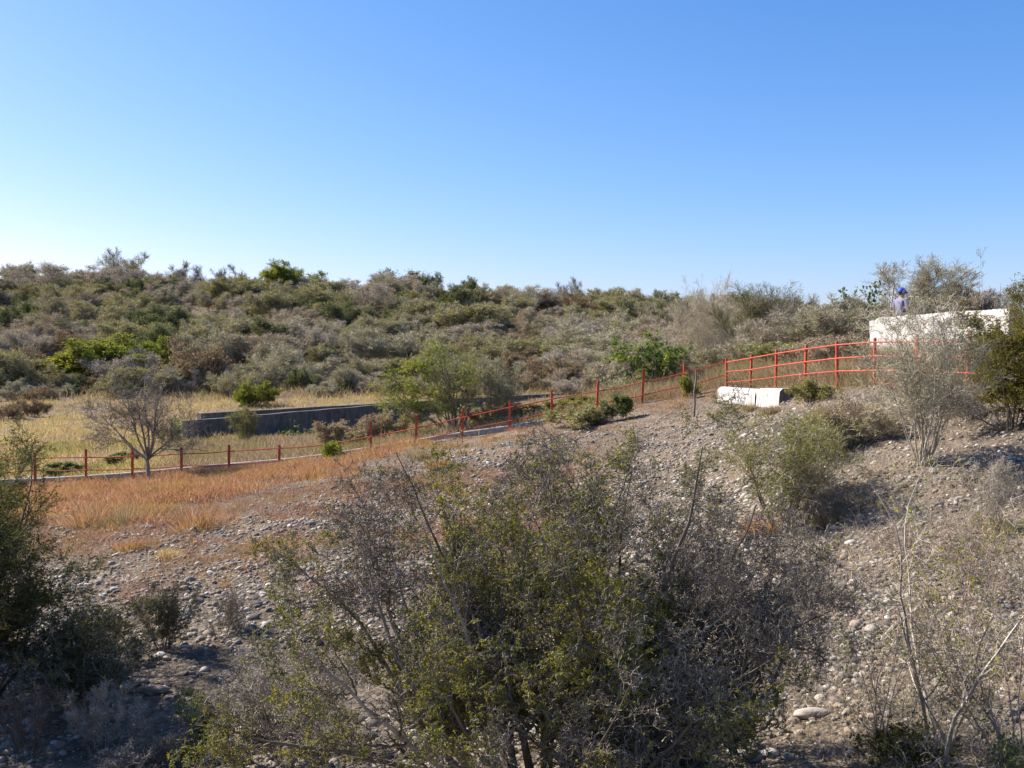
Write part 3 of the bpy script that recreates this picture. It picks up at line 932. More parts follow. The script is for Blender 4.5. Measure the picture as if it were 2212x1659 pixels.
ok = (v > red_edge(u) - 10) & (v < 1300) & (u < 1250) & (grng.uniform(-.5, .9, n) < vnoise(x * .7 + 21, y * .7) - .1 + np.clip((1230 - v) / 200, -.4, .5)); x, y = x[ok], y[ok]
grass_obj("reddish_tufts", 'grass_russet', "low reddish brown grass tufts thinning out below the russet strip", grng, x, y, grng.uniform(.06, .24, len(x)), .008, 20, .08, .5)
# flat dead litter between the stones
n = 24000
y = grng.uniform(7.5, 32, n); x = grng.uniform(-1, 1, n) * (.6 * y + 2)
ok = (y < fence_y(x) - .3) & (grng.uniform(-.8, .7, n) < vnoise(x * .6 + 13, y * .6 + 4)); x, y = x[ok], y[ok]
V, Qd, T = blades(grng, np.stack([x, y, height(x, y) + .015], 1), grng.uniform(.05, .16, len(x)), .006, 9, .09, 2.2)
tag(link("plant_litter", mk_mesh("plant_litter", [(V[:0], T, 0), (V, Qd, 0)], [M['bark_grey']])), "dead twig and stalk litter lying between the stones", "litter", None, "stuff")
# tan grass and yellow field
n = 15000
y = grng.uniform(34.9, 84, n); x = grng.uniform(-1, 1, n) * .6 * y
z = height(x, y); u, v = project(np.stack([x, y, z], 1))
field = (v > 862 + 22 * vnoise(x * .2, y * .2) - np.clip(u, 0, 1300) * .02) & (u < 1420) & (y > 35)
nearc = (u > 330 + 80 * vnoise(x * .3, y * .3)) & (y < 36 + (u - 0) * .02)
wa, wb = at(430, 893, 51.5), at(1285, 845, 82)
front = ((wb[0] - wa[0]) * (y - wa[1]) - (wb[1] - wa[1]) * (x - wa[0])) < 0
nearc |= front & (x > -9)
ye = field & ~nearc; ta = field & nearc
grass_obj("yellow_grass", 'grass_yellow', "yellow dry grass covering the flat field and strip beside the canal walls", grng, x[ye], y[ye], (.34 + .26 * vnoise(x[ye] * .5, y[ye] * .5)).clip(.1) * grng.uniform(.5, 1.2, int(ye.sum())), .026, 18, .28)
grass_obj("tan_grass", 'grass_tan', "tan dry weeds between the long fence and the canal wall", grng, x[ta], y[ta], np.where(y[ta] > 44, .28, .45) * grng.uniform(.5, 1.3, int(ta.sum())), .02, 20, .25)
n = 2600
y = grng.uniform(35.2, 47, n); x = grng.uniform(-22, -6, n)
ok = vnoise(x * .45 + 50, y * .45) + .4 * vnoise(x * 1.5, y * 1.5) > .12; x, y = x[ok], y[ok]
grass_obj("green_weeds", 'leaf_olive', "patchy greenish weeds behind the left end of the long fence", grng, x, y, .3 * grng.uniform(.4, 1.3, len(x)), .022, 16, .22, .5)
n = 9000
y = grng.uniform(35, 50, n); x = grng.uniform(-20, 9, n)
u, v = project(np.stack([x, y, height(x, y)], 1))
ok = (u > 380) & (y < np.interp(u, [380, 420, 900, 1200], [45, 46, 60, 60]) - 1)
grass_obj("brown_weeds", 'grass_tan', "tall brownish weeds at the foot of the near canal wall", grng, x[ok][:5200], y[ok][:5200], .36 * grng.uniform(.4, 1.3, len(x[ok][:5200])), .016, 16, .3)
# dry weeds on the bank behind the climbing fence
n = 13000
y = grng.uniform(18, 46, n); x = grng.uniform(4, 22, n)
ok = (y > fence_y(x) + .2) & (x < .62 * y + 1); x, y = x[ok], y[ok]
grass_obj("bank_weeds", 'grass_tan', "pale dry weeds on the bank behind the climbing red fence", grng, x, y, .75 * grng.uniform(.3, 1.3, len(x)), .011, 18, .24)
n = 8000
y = grng.uniform(8, 27, n); x = grng.uniform(3, 15, n)
ok = (y < fence_y(x)) & (x > .28 * y) & (x < .62 * y + 1) & (grng.uniform(-.6, .8, n) < vnoise(x * .5, y * .5 + 30) + .2); x, y = x[ok], y[ok]
grass_obj("straw_litter", 'grass_grey', "pale fallen straw and thin dead stems on the right slope", grng, x, y, .28 * grng.uniform(.3, 1.3, len(x)), .005, 16, .16, .8)
# dry undergrowth on the hillside
n = 11000
y = 76 + 78 * grng.uniform(0, 1, n); x = grng.uniform(-1, 1, n) * (.62 * y)
grass_obj("hill_undergrowth", 'grass_tan', "dry brown undergrowth between the hillside bushes", grng, x, y, .8 * grng.uniform(.4, 1.3, n), .045, 12, .45)

# tussocks one can point at
def tussock(label, u, v, h, mat='grass_red', seed=0):
    rng = np.random.default_rng(seed)
    p = ground_hit(u, v)
    V, Q, T = blades(rng, np.zeros((1, 3)), np.array([h]), .009, 420, h * .38, .28)
    o = link("grass_tussock", mk_mesh("grass_tussock", [(V[:0], T, 0), (V, Q, 0)], [M[mat]]), None, p)
    tag(o, label, "grass tussock")
for i, a in enumerate([
    ("yellowish tussock on the cobbles below the fence, left of the big bush top", 908, 990, .42, 'grass_tan'),
    ("round russet tussock on bare stones beside the yellowish tussock", 948, 1012, .38, 'grass_red'),
    ("russet tussock with a dark base at the right end of the russet strip", 668, 1034, .62, 'grass_red'),
    ("russet tussock behind the thin twig right of the russet strip", 752, 1022, .40, 'grass_red'),
    ("rightmost of the russet tussocks along the lower edge of the russet strip", 432, 1140, .56, 'grass_red'),
    ("dark-based russet tussock at the lower edge of the russet strip nearest the left shrub", 195, 1135, .60, 'grass_red'),
    ("yellow-based tussock mid lower edge of the russet strip", 265, 1135, .54, 'grass_tan'),
    ("small pinkish tussock alone on the cobbles under the russet strip", 285, 1190, .30, 'grass_red'),
    ("small yellow tussock alone on the left cobbles", 365, 1205, .22, 'grass_yellow'),
    ("pinkish dry tussock seen through the top left of the big thorn bush", 1005, 1160, .42, 'grass_red'),
    ("tan dry tussock at the bottom edge between stones", 440, 1622, .17, 'grass_tan'),
    ("brown dry tussock at the foot of the thin grey shrub on the right", 2155, 1150, .28, 'grass_tan'),
    ("brown tussock left of the foot of the multi-stemmed right bush", 1640, 1150, .30, 'grass_red'),
    ("dry tussock against the front of the left white block", 1580, 884, .22, 'grass_tan'),
    ("dry tussock at the seam between the two white blocks", 1622, 889, .26, 'grass_tan'),
    ("dry tussock at the right end of the right white block", 1668, 894, .30, 'grass_tan'),
    ("low brown tussock right of the foot of the multi-stemmed right bush", 1790, 1135, .34, 'grass_tan'),
]):
    tussock(a[0], a[1], a[2], a[3], a[4], 400 + i)

# ------------------------------------------------------------------ near plants
def Q(*levels):
    return list(levels)

# the big thorn bushes in the middle foreground
rng = np.random.default_rng(77)
def dome(rng, n, rx, rzz, t0, t1, az0=0.0):
    out = []
    for i in range(n):
        t = t0 + (t1 - t0) * ((i + .5) / n) ** .75 + rng.uniform(-4, 4)
        st, ct = math.sin(R(t)), math.cos(R(t))
        out.append((az0 + i * 137.5 + rng.uniform(-12, 12), t, rng.uniform(.86, 1.04) / math.sqrt((st / rx) ** 2 + (ct / rzz) ** 2)))
    return out
p = at(1160, 1760, 8.5); p[2] = hz(p[0], p[1])
stems = dome(rng, 25, 2.75, 3.40, 4, 64) + [(182, 48, 2.9), (176, 36, 3.0)]
lv = Q((0, 0, 0, 20, .085, .012, 7), (10, 1.1, 40, 12, .10, .02, 5), (9, .52, 50, 9, .16, .012, 4), (7, .21, 57, 5, .2, .005, 3), (4, .06, 62, 1, .2, 0, 3))
def lk(rng, c):
    pr = .24 + .62 * vnoise(c[:, 0] * 1.5 + 5, c[:, 2] * 1.5 + c[:, 1]) - np.clip(c[:, 0] * .10, -.2, .3) - .10 * c[:, 2]
    return rng.uniform(0, 1, len(c)) < pr
br, lf = plant(771, stems, lv, (2, .021, .010, 3, lk), .040, .30, .0027, None, .62, 5)
br[0][:, 1] *= .68; lf[0][:, 1] *= .68
put_plant("thorn_bush", "big foreground thorn bush with yellow-green leaf tufts filling the middle of the picture", "bush", p, br, lf, 'bark_bush', 'leaf_mesquite')
p = at(1395, 1760, 8.8); p[2] = hz(p[0], p[1])
stems = dome(rng, 23, 1.95, 3.35, 4, 60, 60.0) + [(2, 50, 2.4), (355, 36, 2.7)]
def lk2(rng, c):
    pr = .22 + .5 * vnoise(c[:, 0] * 1.4 + 15, c[:, 2] * 1.4 + 3) - np.clip((c[:, 0] - .2) * .25, -.2, .4)
    return rng.uniform(0, 1, len(c)) < pr
br, lf = plant(772, stems, lv, (2, .020, .009, 3, lk2), .042, .25, .0027, None, .62, 5)
br[0][:, 1] *= .68; lf[0][:, 1] *= .68
put_plant("thorn_bush", "mostly bare grey thorn bush with pale limbs at the right of the leafy foreground bush", "bush", p, br, lf, 'bark_bush', 'leaf_mesquite')

# low dry twigs left of it, with a pale leafy sprig
def quick(name, label, cat, u, v, h, width, seed, mb, ml=None, nst=10, leaf=None, tilt=(8, 55), lv=None, group=None, r0=.016, d=None, minr=.0022, stem_name='stems', base=.15, up=.05, lean=0.0):
    rng = np.random.default_rng(seed)
    if d is None:
        p = ground_hit(u, v)
    else:
        p = at(u, v, d); p[2] = hz(p[0], p[1])
    st = fan(rng, nst, h * 1.08, tilt)
    lv = lv or Q((0, 0, 0, 9, .10, up, 5), (8, .42 * h, 38, 6, .16, up, 4), (8, .22 * h, 42, 4, .2, .03, 3), (6, .11 * h, 45, 2, .25, .02, 2))
    br, lf = plant(seed, st, lv, leaf, r0, base, minr)
    V = br[0].copy()
    wx = np.percentile(np.abs(V[:, 0]), 97) * 2
    s = width / wx if width else 1
    sz_ = h / np.percentile(V[:, 2], 99.7)
    for g in (br, lf):
        if g is not None:
            g[0][:, :2] *= s; g[0][:, 2] *= sz_
            g[0][:, 0] += lean * g[0][:, 2]
    return put_plant(name, label, cat, p, br, lf, mb, ml, group, stem_name)

DRY = Q((0, 0, 0, 8, .12, .05, 4), (9, .40, 35, 5, .2, .04, 3), (9, .20, 42, 3, .25, .03, 2), (5, .10, 45, 2, .25, .02, 2))
def scale_lv(lv, h):
    return [(k, l * h, a, n, w, up, s) for k, l, a, n, w, up, s in lv]
quick("dry_bush", "low grey leafless bush under the left side of the big thorn bush", "bush", 610, 1640, 1.0, 1.3, 31, 'bark_grey', None, 16, None, (5, 60), scale_lv(DRY, 1.0), r0=.012)
quick("dry_bush", "grey dry twig bush left of the big thorn bush by the pale leafy sprig", "bush", 560, 1560, .8, 1.2, 32, 'bark_pale', None, 16, None, (5, 60), scale_lv(DRY, .8), r0=.010)
quick("leafy_sprig", "pale yellow-green leafy sprig left of the big thorn bush", "plant", 500, 1630, .55, 1.0, 33, 'bark_pale', 'leaf_pale', 8, (3, .028, .018, 2), (20, 70), None, r0=.008)
# dark shrubs at the left edge
SHR = Q((0, 0, 0, 12, .08, .06, 5), (10, 1.0, 32, 7, .14, .05, 4), (9, .42, 38, 5, .18, .04, 3), (8, .18, 42, 3, .22, .03, 2))
quick("dark_shrub", "tall dark green leafy shrub cut by the left edge of the picture", "bush", -60, 1560, 2.6, 2.0, 41, 'bark_dark', 'leaf_dark', 22, (6, .030, .012, 2), (3, 38), SHR, r0=.03, d=11.0)
quick("dark_shrub", "tallest dark shrub at the very left edge, rising in front of the fence", "bush", -110, 1420, 2.75, 2.1, 48, 'bark_dark', 'leaf_dark', 18, (5, .030, .012, 2), (3, 36), SHR, r0=.03, d=12.5)
quick("dark_shrub", "shorter dark olive shrub right of the tall dark shrub", "bush", 195, 1545, 1.35, 1.3, 42, 'bark_grey', 'leaf_dark', 18, (2, .026, .011, 2), (3, 32), scale_lv(SHR, .5), r0=.016)
quick("twig_shrub", "small dark grey twiggy shrub among the cobbles right of the dark shrubs", "bush", 355, 1405, .88, .8, 43, 'bark_dark', 'leaf_dark', 16, (1, .02, .010, 2), (3, 32), scale_lv(DRY, .9), r0=.010)
quick("twig_shrub", "small pale grey shrub beside the small dark twiggy shrub", "bush", 487, 1375, .65, .75, 44, 'bark_grey', None, 14, None, (3, 40), scale_lv(DRY, .7), r0=.008)
quick("dry_weed", "bleached dry weed with upright stems at the lower left", "weed", 230, 1620, .68, .8, 45, 'bark_pale', None, 16, None, (3, 40), scale_lv(DRY, .6), r0=.006)
quick("dry_weed", "low grey dry weed right of the bleached weed at the lower left", "weed", 345, 1655, .5, .8, 46, 'bark_grey', None, 14, None, (5, 55), scale_lv(DRY, .5), r0=.006)
quick("dry_weed", "dark dry weed in the bottom left corner", "weed", 60, 1650, .8, .7, 47, 'bark_dark', None, 14, None, (3, 40), scale_lv(DRY, .7), r0=.006)

# right side bushes
quick("thorn_bush", "multi-stemmed green thorn bush on the open slope right of the big bush", "bush", 1690, 1148, 2.1, 2.1, 51, 'bark_grey', 'leaf_mesquite', 15, (5, .036, .014, 3, lambda rng, c: rng.uniform(0, 1, len(c)) < .75), (4, 38), None, r0=.022, minr=.003)
quick("dry_bush", "brown leafless shrub leaning on the right side of the multi-stemmed bush", "bush", 1770, 1140, .95, .8, 52, 'bark_grey', None, 16, None, (3, 35), scale_lv(DRY, 1.0), r0=.010)
TALL = Q((0, 0, 0, 16, .085, .012, 6), (8, 1.15, 30, 9, .12, .03, 4), (8, .55, 36, 6, .18, .03, 3), (7, .27, 40, 3, .22, .02, 2))
quick("bare_shrub", "tall bare reddish-grey shrub with many thin stems in front of the white wall", "shrub", 1985, 1003, 2.85, None, 53, 'bark_pale', 'leaf_feather', 18, (2, .04, .015, 3, lambda rng, c: rng.uniform(0, 1, len(c)) < .6), (2, 22), TALL, r0=.020, minr=.0032, lean=-.10)
quick("green_bush", "dark green leafy bush at the right edge beside the three-rail fence", "bush", 2185, 915, 2.2, 2.3, 54, 'bark_dark', 'leaf_autumn', 16, (8, .045, .022, 2), (4, 55), None, r0=.02, minr=.003, d=18.6)
quick("green_bush", "olive green bush rising above the white wall at the right edge", "bush", 2240, 850, 2.3, 1.5, 55, 'bark_grey', 'leaf_autumn', 14, (5, .045, .02, 2), (3, 40), None, r0=.02, minr=.003, d=21.5)
quick("dry_bush", "brownish dry shrub between the green bush and the tall bare shrub", "bush", 2090, 905, .75, .9, 56, 'bark_grey', None, 14, None, (5, 45), scale_lv(DRY, .8), r0=.010)
quick("dry_bush", "low grey-brown dry bush beneath the right white block", "bush", 1850, 955, 1.0, 1.6, 57, 'twig_hill', 'grass_tan', 18, (1, .05, .015, 2), (5, 60), scale_lv(DRY, 1.1), r0=.012, minr=.003)
quick("green_bush", "small olive bush at the right end of the white blocks", "bush", 1755, 872, .62, 1.3, 58, 'twig_hill', 'leaf_olive', 9, (2, .05, .022, 2), (5, 60), scale_lv(DRY, .8), r0=.010, minr=.003)
quick("dry_bush", "greyish dry bush right of the multi-stemmed bush, below the white blocks", "bush", 1780, 985, .95, 1.5, 59, 'twig_hill', 'leaf_olive', 16, (1, .04, .014, 2), (5, 60), scale_lv(DRY, 1.0), r0=.012, minr=.003)
quick("thin_shrub", "thin grey upright shrub at the right edge of the stony slope", "shrub", 2150, 1150, 1.15, .6, 60, 'bark_pale', None, 14, None, (2, 20), scale_lv(DRY, 1.0), r0=.008)
# prickly tangle in the lower right corner
TAN = Q((0, 0, 0, 14, .12, .02, 5), (8, .75, 50, 7, .18, .03, 4), (7, .34, 52, 4, .24, .02, 3), (5, .14, 55, 2, .25, .0, 2))
sp_leaf = lambda pr: (3, .032, .020, 2, lambda rng, c: rng.uniform(0, 1, len(c)) < pr * (1 + vnoise(c[:, 0] * 2.5, c[:, 2] * 2.5)))
quick("prickly_shrub", "prickly shrub with pinkish stems and few leaves, left in the lower right corner", "shrub", 1915, 1635, 2.0, 1.1, 61, 'bark_pink', 'leaf_broad', 6, sp_leaf(.22), (3, 30), TAN, r0=.014)
quick("prickly_shrub", "tall thin prickly shrub with a pale forked stem in the lower right corner", "shrub", 2058, 1650, 2.6, 1.6, 62, 'bark_pale', 'leaf_mesquite', 5, sp_leaf(.2), (2, 24), TAN, r0=.018)
quick("prickly_shrub", "prickly shrub with red-brown stems cut by the right edge", "shrub", 2190, 1655, 2.2, 1.8, 63, 'bark_pink', 'leaf_mesquite', 7, sp_leaf(.28), (3, 40), TAN, r0=.016, d=8.6)
quick("prickly_shrub", "slender prickly shrub with a pale stem at mid right slope", "shrub", 2065, 1330, 1.75, 1.1, 64, 'bark_pink', 'leaf_broad', 4, sp_leaf(.15), (2, 22), TAN, r0=.012)
TNG = Q((0, 0, 0, 8, .22, .01, 3), (8, .42, 55, 5, .28, .0, 2), (7, .2, 55, 3, .3, .0, 2))
for i, (u, v, h, w, lab) in enumerate([
    (2000, 1570, .45, 1.3, "tangle of pale dead stems around the foot of the thin prickly shrub"),
    (2130, 1500, .7, 1.7, "tangle of dead grey stems at the right edge between prickly shrubs"),
    (2190, 1300, .6, 1.6, "upper tangle of pale thorny stems at the right edge"),
    (2080, 1420, .55, 1.4, "low tangle of pinkish dead stems above the lower right corner"),
    (2040, 1350, .38, 1.1, "loose dry tangle around the slender prickly shrub"),
    (2120, 1230, .5, 1.5, "grey dead tangle high at the right edge under the thin grey shrub"),
    (2070, 1630, .55, 1.4, "dense dead tangle at the bottom of the lower right thicket"),
    (1990, 1190, .35, 1.3, "low dead brush on the slope right of the multi-stemmed bush"),
    (2150, 1060, .45, 1.3, "dead brush at the right edge above the thin grey shrub")]):
    quick("dead_tangle", lab, "brush", u, v, h, w, 700 + i, ('bark_pale', 'bark_pink', 'bark_grey')[i % 3], 'leaf_olive', 24, (1, .03, .014, 2, lambda rng, c: rng.uniform(0, 1, len(c)) < .35), (15, 85), TNG, r0=.006, base=.5)
quick("green_weed", "leafy green weed with pinkish flowers in the bottom right corner", "weed", 2190, 1652, .36, .6, 80, 'bark_pink', 'leaf_broad', 7, (2, .04, .028, 1), (5, 55), TNG, r0=.006, d=8.3)
quick("green_weed", "low dark leafy weed at the bottom right of the picture", "weed", 1960, 1655, .45, .9, 81, 'bark_dark', 'leaf_dark', 12, (4, .04, .022, 1), (5, 60), TNG, r0=.006)
# fallen pale branches on the right slope
def fallen(label, ends, r, mat='bark_pale'):
    A, B = (ground_hit(*e) for e in ends)
    rng = np.random.default_rng(int(ends[0][0]))
    n = 9
    pts = np.array([A + (B - A) * t for t in np.linspace(0, 1, n)])
    pts[:, 2] = height(pts[:, 0], pts[:, 1]) + .05 + np.linspace(0, .18, n) + rng.normal(0, .02, n)
    V, F = tubes(rng, (pts - A)[None], np.linspace(r, r * .35, n)[None], 6)
    o = link("fallen_branch", mk_mesh("fallen_branch", [(V, F, 0)], [M[mat]]), None, A)
    tag(o, label, "branch")
fallen("long thin bleached branch lying on the bank between the white blocks and bare shrub", [(1765, 925), (1900, 850)], .022)
fallen("pale broken branch lying in the right hand tangle", [(1895, 1400), (1985, 1352)], .03)
fallen("short weathered branch lying in the lower right tangle", [(2030, 1525), (2085, 1455)], .035)

# thin twig and plants along the long fence
BARE = Q((0, 0, 0, 12, .07, .02, 6), (7, 1.5, 40, 9, .13, .03, 5), (7, .75, 42, 6, .18, .03, 4), (6, .38, 44, 4, .2, .02, 3), (2, .2, 40, 2, .2, .02, 2))
def bare_tree():
    rng = np.random.default_rng(90)
    p = at(320, 1032, 34.05); p[2] = hz(p[0], p[1])
    trunk = np.array([[0, 0, -.1], [0, 0, .3], [-.03, 0, .7], [.0, .02, 1.1]])
    tv = tubes(rng, trunk[None], np.array([[.085, .07, .062, .055]]), 8)
    stems = [(180, 46, 2.6), (170, 26, 3.0), (100, 10, 3.0), (10, 22, 3.0), (0, 46, 2.4), (270, 16, 2.6), (60, 24, 2.6), (200, 58, 2.0), (350, 60, 1.8)]
    br, _ = plant(91, stems, BARE, None, .045, .03, .005)
    br[0][:, 2] = br[0][:, 2] * .95 + .75
    e = link("bare_tree", None, None, p)
    tag(e, "leafless grey tree with spreading crown standing at the long fence on the left", "tree")
    link("trunk", mk_mesh("trunk", [(*tv, 0)], [M['bark_grey']]), e)
    link("crown", mk_mesh("crown", [(*br, 0)], [M['bark_grey']]), e)
bare_tree()
MID = Q((0, 0, 0, 10, .09, .03, 5), (8, 1.5, 34, 7, .14, .04, 4), (8, .75, 38, 5, .18, .03, 3), (7, .35, 42, 3, .2, .02, 2))
quick("green_bush", "large bright green and olive bush growing just behind the long red fence", "bush", 982, 938, 3.4, 4.8, 101, 'bark_grey', 'leaf_green', 14, (6, .085, .028, 3, lambda rng, c: rng.uniform(0, 1, len(c)) < .54 - .22 * c[:, 0] + .4 * vnoise(c[:, 0] * 1.5, c[:, 2] * 1.5)), (4, 52), MID, r0=.05, d=37.5, minr=.006)
quick("green_bush", "sparse grey-olive bush leaning on the right of the large bright green bush", "bush", 1075, 920, 2.5, 2.2, 102, 'bark_grey', 'leaf_feather', 14, (2, .07, .025, 2), (4, 45), None, r0=.03, d=38, minr=.006)
quick("broadleaf_shrub", "big-leaved glossy green shrub behind the fence left of the white blocks", "shrub", 1405, 835, 2.35, 2.7, 103, 'bark_grey', 'leaf_broad', 18, (6, .15, .085, 2), (4, 50), Q((0, 0, 0, 8, .08, .04, 5), (6, .9, 34, 5, .13, .05, 4), (4, .4, 40, 3, .2, .04, 3)), r0=.03, d=38, minr=.006)
quick("green_bush", "sparse pale leafy shrub left of the big-leaved green shrub", "bush", 1320, 850, 1.5, 1.7, 104, 'bark_pale', 'leaf_feather', 12, (2, .10, .05, 2), (5, 50), Q((0, 0, 0, 8, .08, .04, 5), (6, .7, 34, 5, .13, .05, 4), (4, .35, 40, 3, .2, .04, 3)), r0=.02, d=38.5, minr=.006)
quick("green_weed", "small dark green weed at the foot of the fence among russet grass", "weed", 720, 978, .55, .7, 105, 'bark_dark', 'leaf_green', 10, (4, .06, .035, 1), (5, 55), TNG, r0=.01, d=33.6)
quick("green_bush", "small dark green shrub in front of the fence by the cobbles", "bush", 1335, 905, .8, .9, 106, 'bark_grey', 'leaf_deep', 6, (2, .07, .03, 2), (5, 50), scale_lv(DRY, 1.0), r0=.012, d=31.8, minr=.004)
quick("green_bush", "low olive bush in front of the fence left of the small dark shrub", "bush", 1245, 925, .7, 1.7, 107, 'twig_hill', 'leaf_olive', 10, (1, .06, .024, 2), (5, 60), scale_lv(DRY, .9), r0=.012, d=32.2, minr=.004)
quick("green_bush", "little yellow-green shrub at the foot of a fence post near the crooked stake", "bush", 1490, 860, .85, .6, 108, 'bark_grey', 'leaf_green', 6, (2, .06, .025, 2), (3, 35), scale_lv(DRY, .9), r0=.012, d=33.4, minr=.004)
quick("thin_shrub", "slim olive shrub standing against the near canal wall", "shrub", 530, 955, 1.75, 1.2, 109, 'bark_grey', 'leaf_olive', 12, (2, .06, .025, 2), (3, 30), None, r0=.02, d=44, minr=.005)
quick("leafy_vine", "drooping pale leafy vine hanging over the far canal wall", "vine", 650, 905, .9, 1.9, 110, 'bark_pale', 'leaf_pale', 10, (4, .14, .07, 1), (25, 80), Q((0, 0, 0, 7, .1, .0, 4), (6, .6, 40, 4, .2, -.02, 3), (4, .3, 45, 3, .2, -.05, 2)), r0=.015, d=51, minr=.005)
quick("green_weed", "green leafy weed beside the left end of the near canal wall", "weed", 372, 965, 1.35, 1.3, 111, 'bark_pale', 'leaf_broad', 10, (3, .12, .06, 1), (5, 45), Q((0, 0, 0, 7, .1, .03, 4), (6, .6, 40, 4, .2, .02, 3), (4, .3, 45, 3, .2, .0, 2)), r0=.015, d=44.5, minr=.005)
for i, (u, v, h, w, lab) in enumerate([
    (740, 950, 1.0, 1.8, "grey dry brush in front of the near canal wall behind the fence"),
    (840, 930, 1.2, 2.0, "tan dry brush between the near canal wall and the bright green bush"),
    (1150, 905, .5, 1.8, "grey dry brush behind the fence right of the bright green bush"),
    (1240, 885, .6, 1.8, "olive grey brush behind the fence beside the short canal wall"),
    (1460, 845, 1.4, 2.4, "grey dry brush behind the last posts of the long fence"),
    (250, 1000, .4, 1.5, "low greenish weed clump behind the long fence near the bare tree"),
    (120, 1010, .42, 1.5, "low greenish weed clump behind the fence at the far left"),
    (1060, 925, .9, 1.8, "low tan brush at the foot of the bright green bush")]):
    quick("dry_brush", lab, "brush", u, v, h, w, 120 + i, 'twig_hill', 'leaf_pale' if i in (5, 6) else 'leaf_olive' if i == 3 else 'grass_tan', 6 if i in (5, 6) else 14, (2, .07, .02, 2), (5, 60), scale_lv(DRY, h), r0=.012, d=37.5 + (i % 3), minr=.005)

# ------------------------------------------------------------------ bank behind the climbing fence
FEA = Q((0, 0, 0, 12, .06, .04, 5), (10, 1.3, 26, 8, .12, .05, 4), (10, .65, 30, 5, .16, .05, 3), (9, .32, 34, 3, .2, .04, 2))
def bank(name, label, cat, u, vb, vt, width, d, seed, mb, ml, leaf, nst=14, tilt=(3, 40), lv=FEA, r0=.035, minr=.0055):
    p = at(u, vb, d); g = hz(p[0], p[1])
    h = at(u, vt, d)[2] - g
    return quick(name, label, cat, u, vb, h, width, seed, mb, ml, nst, leaf, tilt, scale_lv(lv, h / 2.6), r0=r0, d=d, minr=minr)
bank("feathery_tree", "tall feathery grey-green tree against the sky behind the person", "tree", 1985, 700, 553, 3.6, 41, 201, 'bark_pale', 'leaf_feather', (2, .06, .012, 3), 9, (2, 36))
bank("broadleaf_shrub", "dark big-leaved shrub against the sky left of the person", "shrub", 1862, 700, 612, 1.6, 39, 202, 'bark_grey', 'leaf_deep', (4, .15, .10, 2), 10, (3, 40), Q((0, 0, 0, 8, .08, .04, 5), (5, .9, 34, 5, .13, .05, 4), (3, .4, 40, 3, .2, .04, 3)))
bank("olive_tree", "large rounded olive brown tree on the skyline left of the climbing fence", "tree", 1640, 790, 615, 4.0, 52, 203, 'bark_dark', 'leaf_olive', (3, .07, .02, 3, lambda rng, c: rng.uniform(0, 1, len(c)) < .25 + .28 * c[:, 2]), 18, (3, 48))
bank("grey_tree", "broad brown-grey leafless tree left of the rounded olive tree", "tree", 1545, 800, 600, 5.0, 60, 204, 'twig_hill', 'leaf_olive', (1, .07, .02, 3, lambda rng, c: rng.uniform(0, 1, len(c)) < .35), 18, (3, 52))
for i, (u, vb, vt, w, d, mb, ml, lab) in enumerate([
    (1725, 790, 640, 2.6, 44, 'bark_grey', None, "thin bare shrub on the skyline right of the rounded olive tree"),
    (1775, 780, 645, 2.6, 40, 'bark_pale', 'leaf_feather', "pale thin shrub between the thin bare shrub and the dark leaved shrub"),
    (1825, 775, 665, 2.6, 37, 'bark_pale', 'leaf_feather', "pale greyish brush left of the white wall"),
    (1952, 740, 652, 1.5, 33.6, 'bark_pale', 'leaf_feather', "low pale brush directly in front of the person on top of the bank"),
    (1895, 730, 650, 2.2, 38, 'bark_pale', 'leaf_feather', "pale brush behind the left end of the white wall"),
    (1990, 720, 640, 2.6, 38.5, 'bark_pale', 'leaf_feather', "olive feathery brush right of the person behind the white wall"),
    (2060, 715, 610, 2.8, 39, 'bark_grey', 'leaf_feather', "grey feathery shrub on the skyline above the white wall"),
    (2120, 715, 625, 2.2, 38, 'bark_pale', None, "thin pale bare brush above the right end of the white wall"),
    (1690, 815, 740, 2.0, 37, 'twig_hill', 'leaf_green', "green tinged shrub behind the climbing fence below the olive tree"),
    (1620, 825, 730, 2.2, 41, 'twig_hill', 'leaf_olive', "grey olive shrub behind the first posts of the climbing fence"),
    (1750, 800, 730, 2.0, 34, 'twig_hill', 'grass_tan', "grey-brown dry bush behind the middle of the climbing fence"),
    (1810, 800, 725, 1.8, 31.5, 'twig_hill', 'grass_tan', "tan dry bush against the fence left of the white wall"),
    (1560, 830, 745, 2.2, 44, 'twig_hill', 'leaf_olive', "grey bush behind the joint of the two fences"),
    (1655, 800, 690, 2.6, 46, 'twig_hill', None, "dark twiggy bush at the foot of the rounded olive tree"),
    (1490, 815, 705, 3.6, 62, 'twig_hill', 'grass_tan', "grey dry shrub left of the broad brown-grey tree"),
]):
    bank("bank_shrub", lab, "shrub", u, vb, vt, w, d, 220 + i, mb, ml, (1, .05, .018, 2) if ml else None, 14, (3, 42), r0=.022, minr=.005)
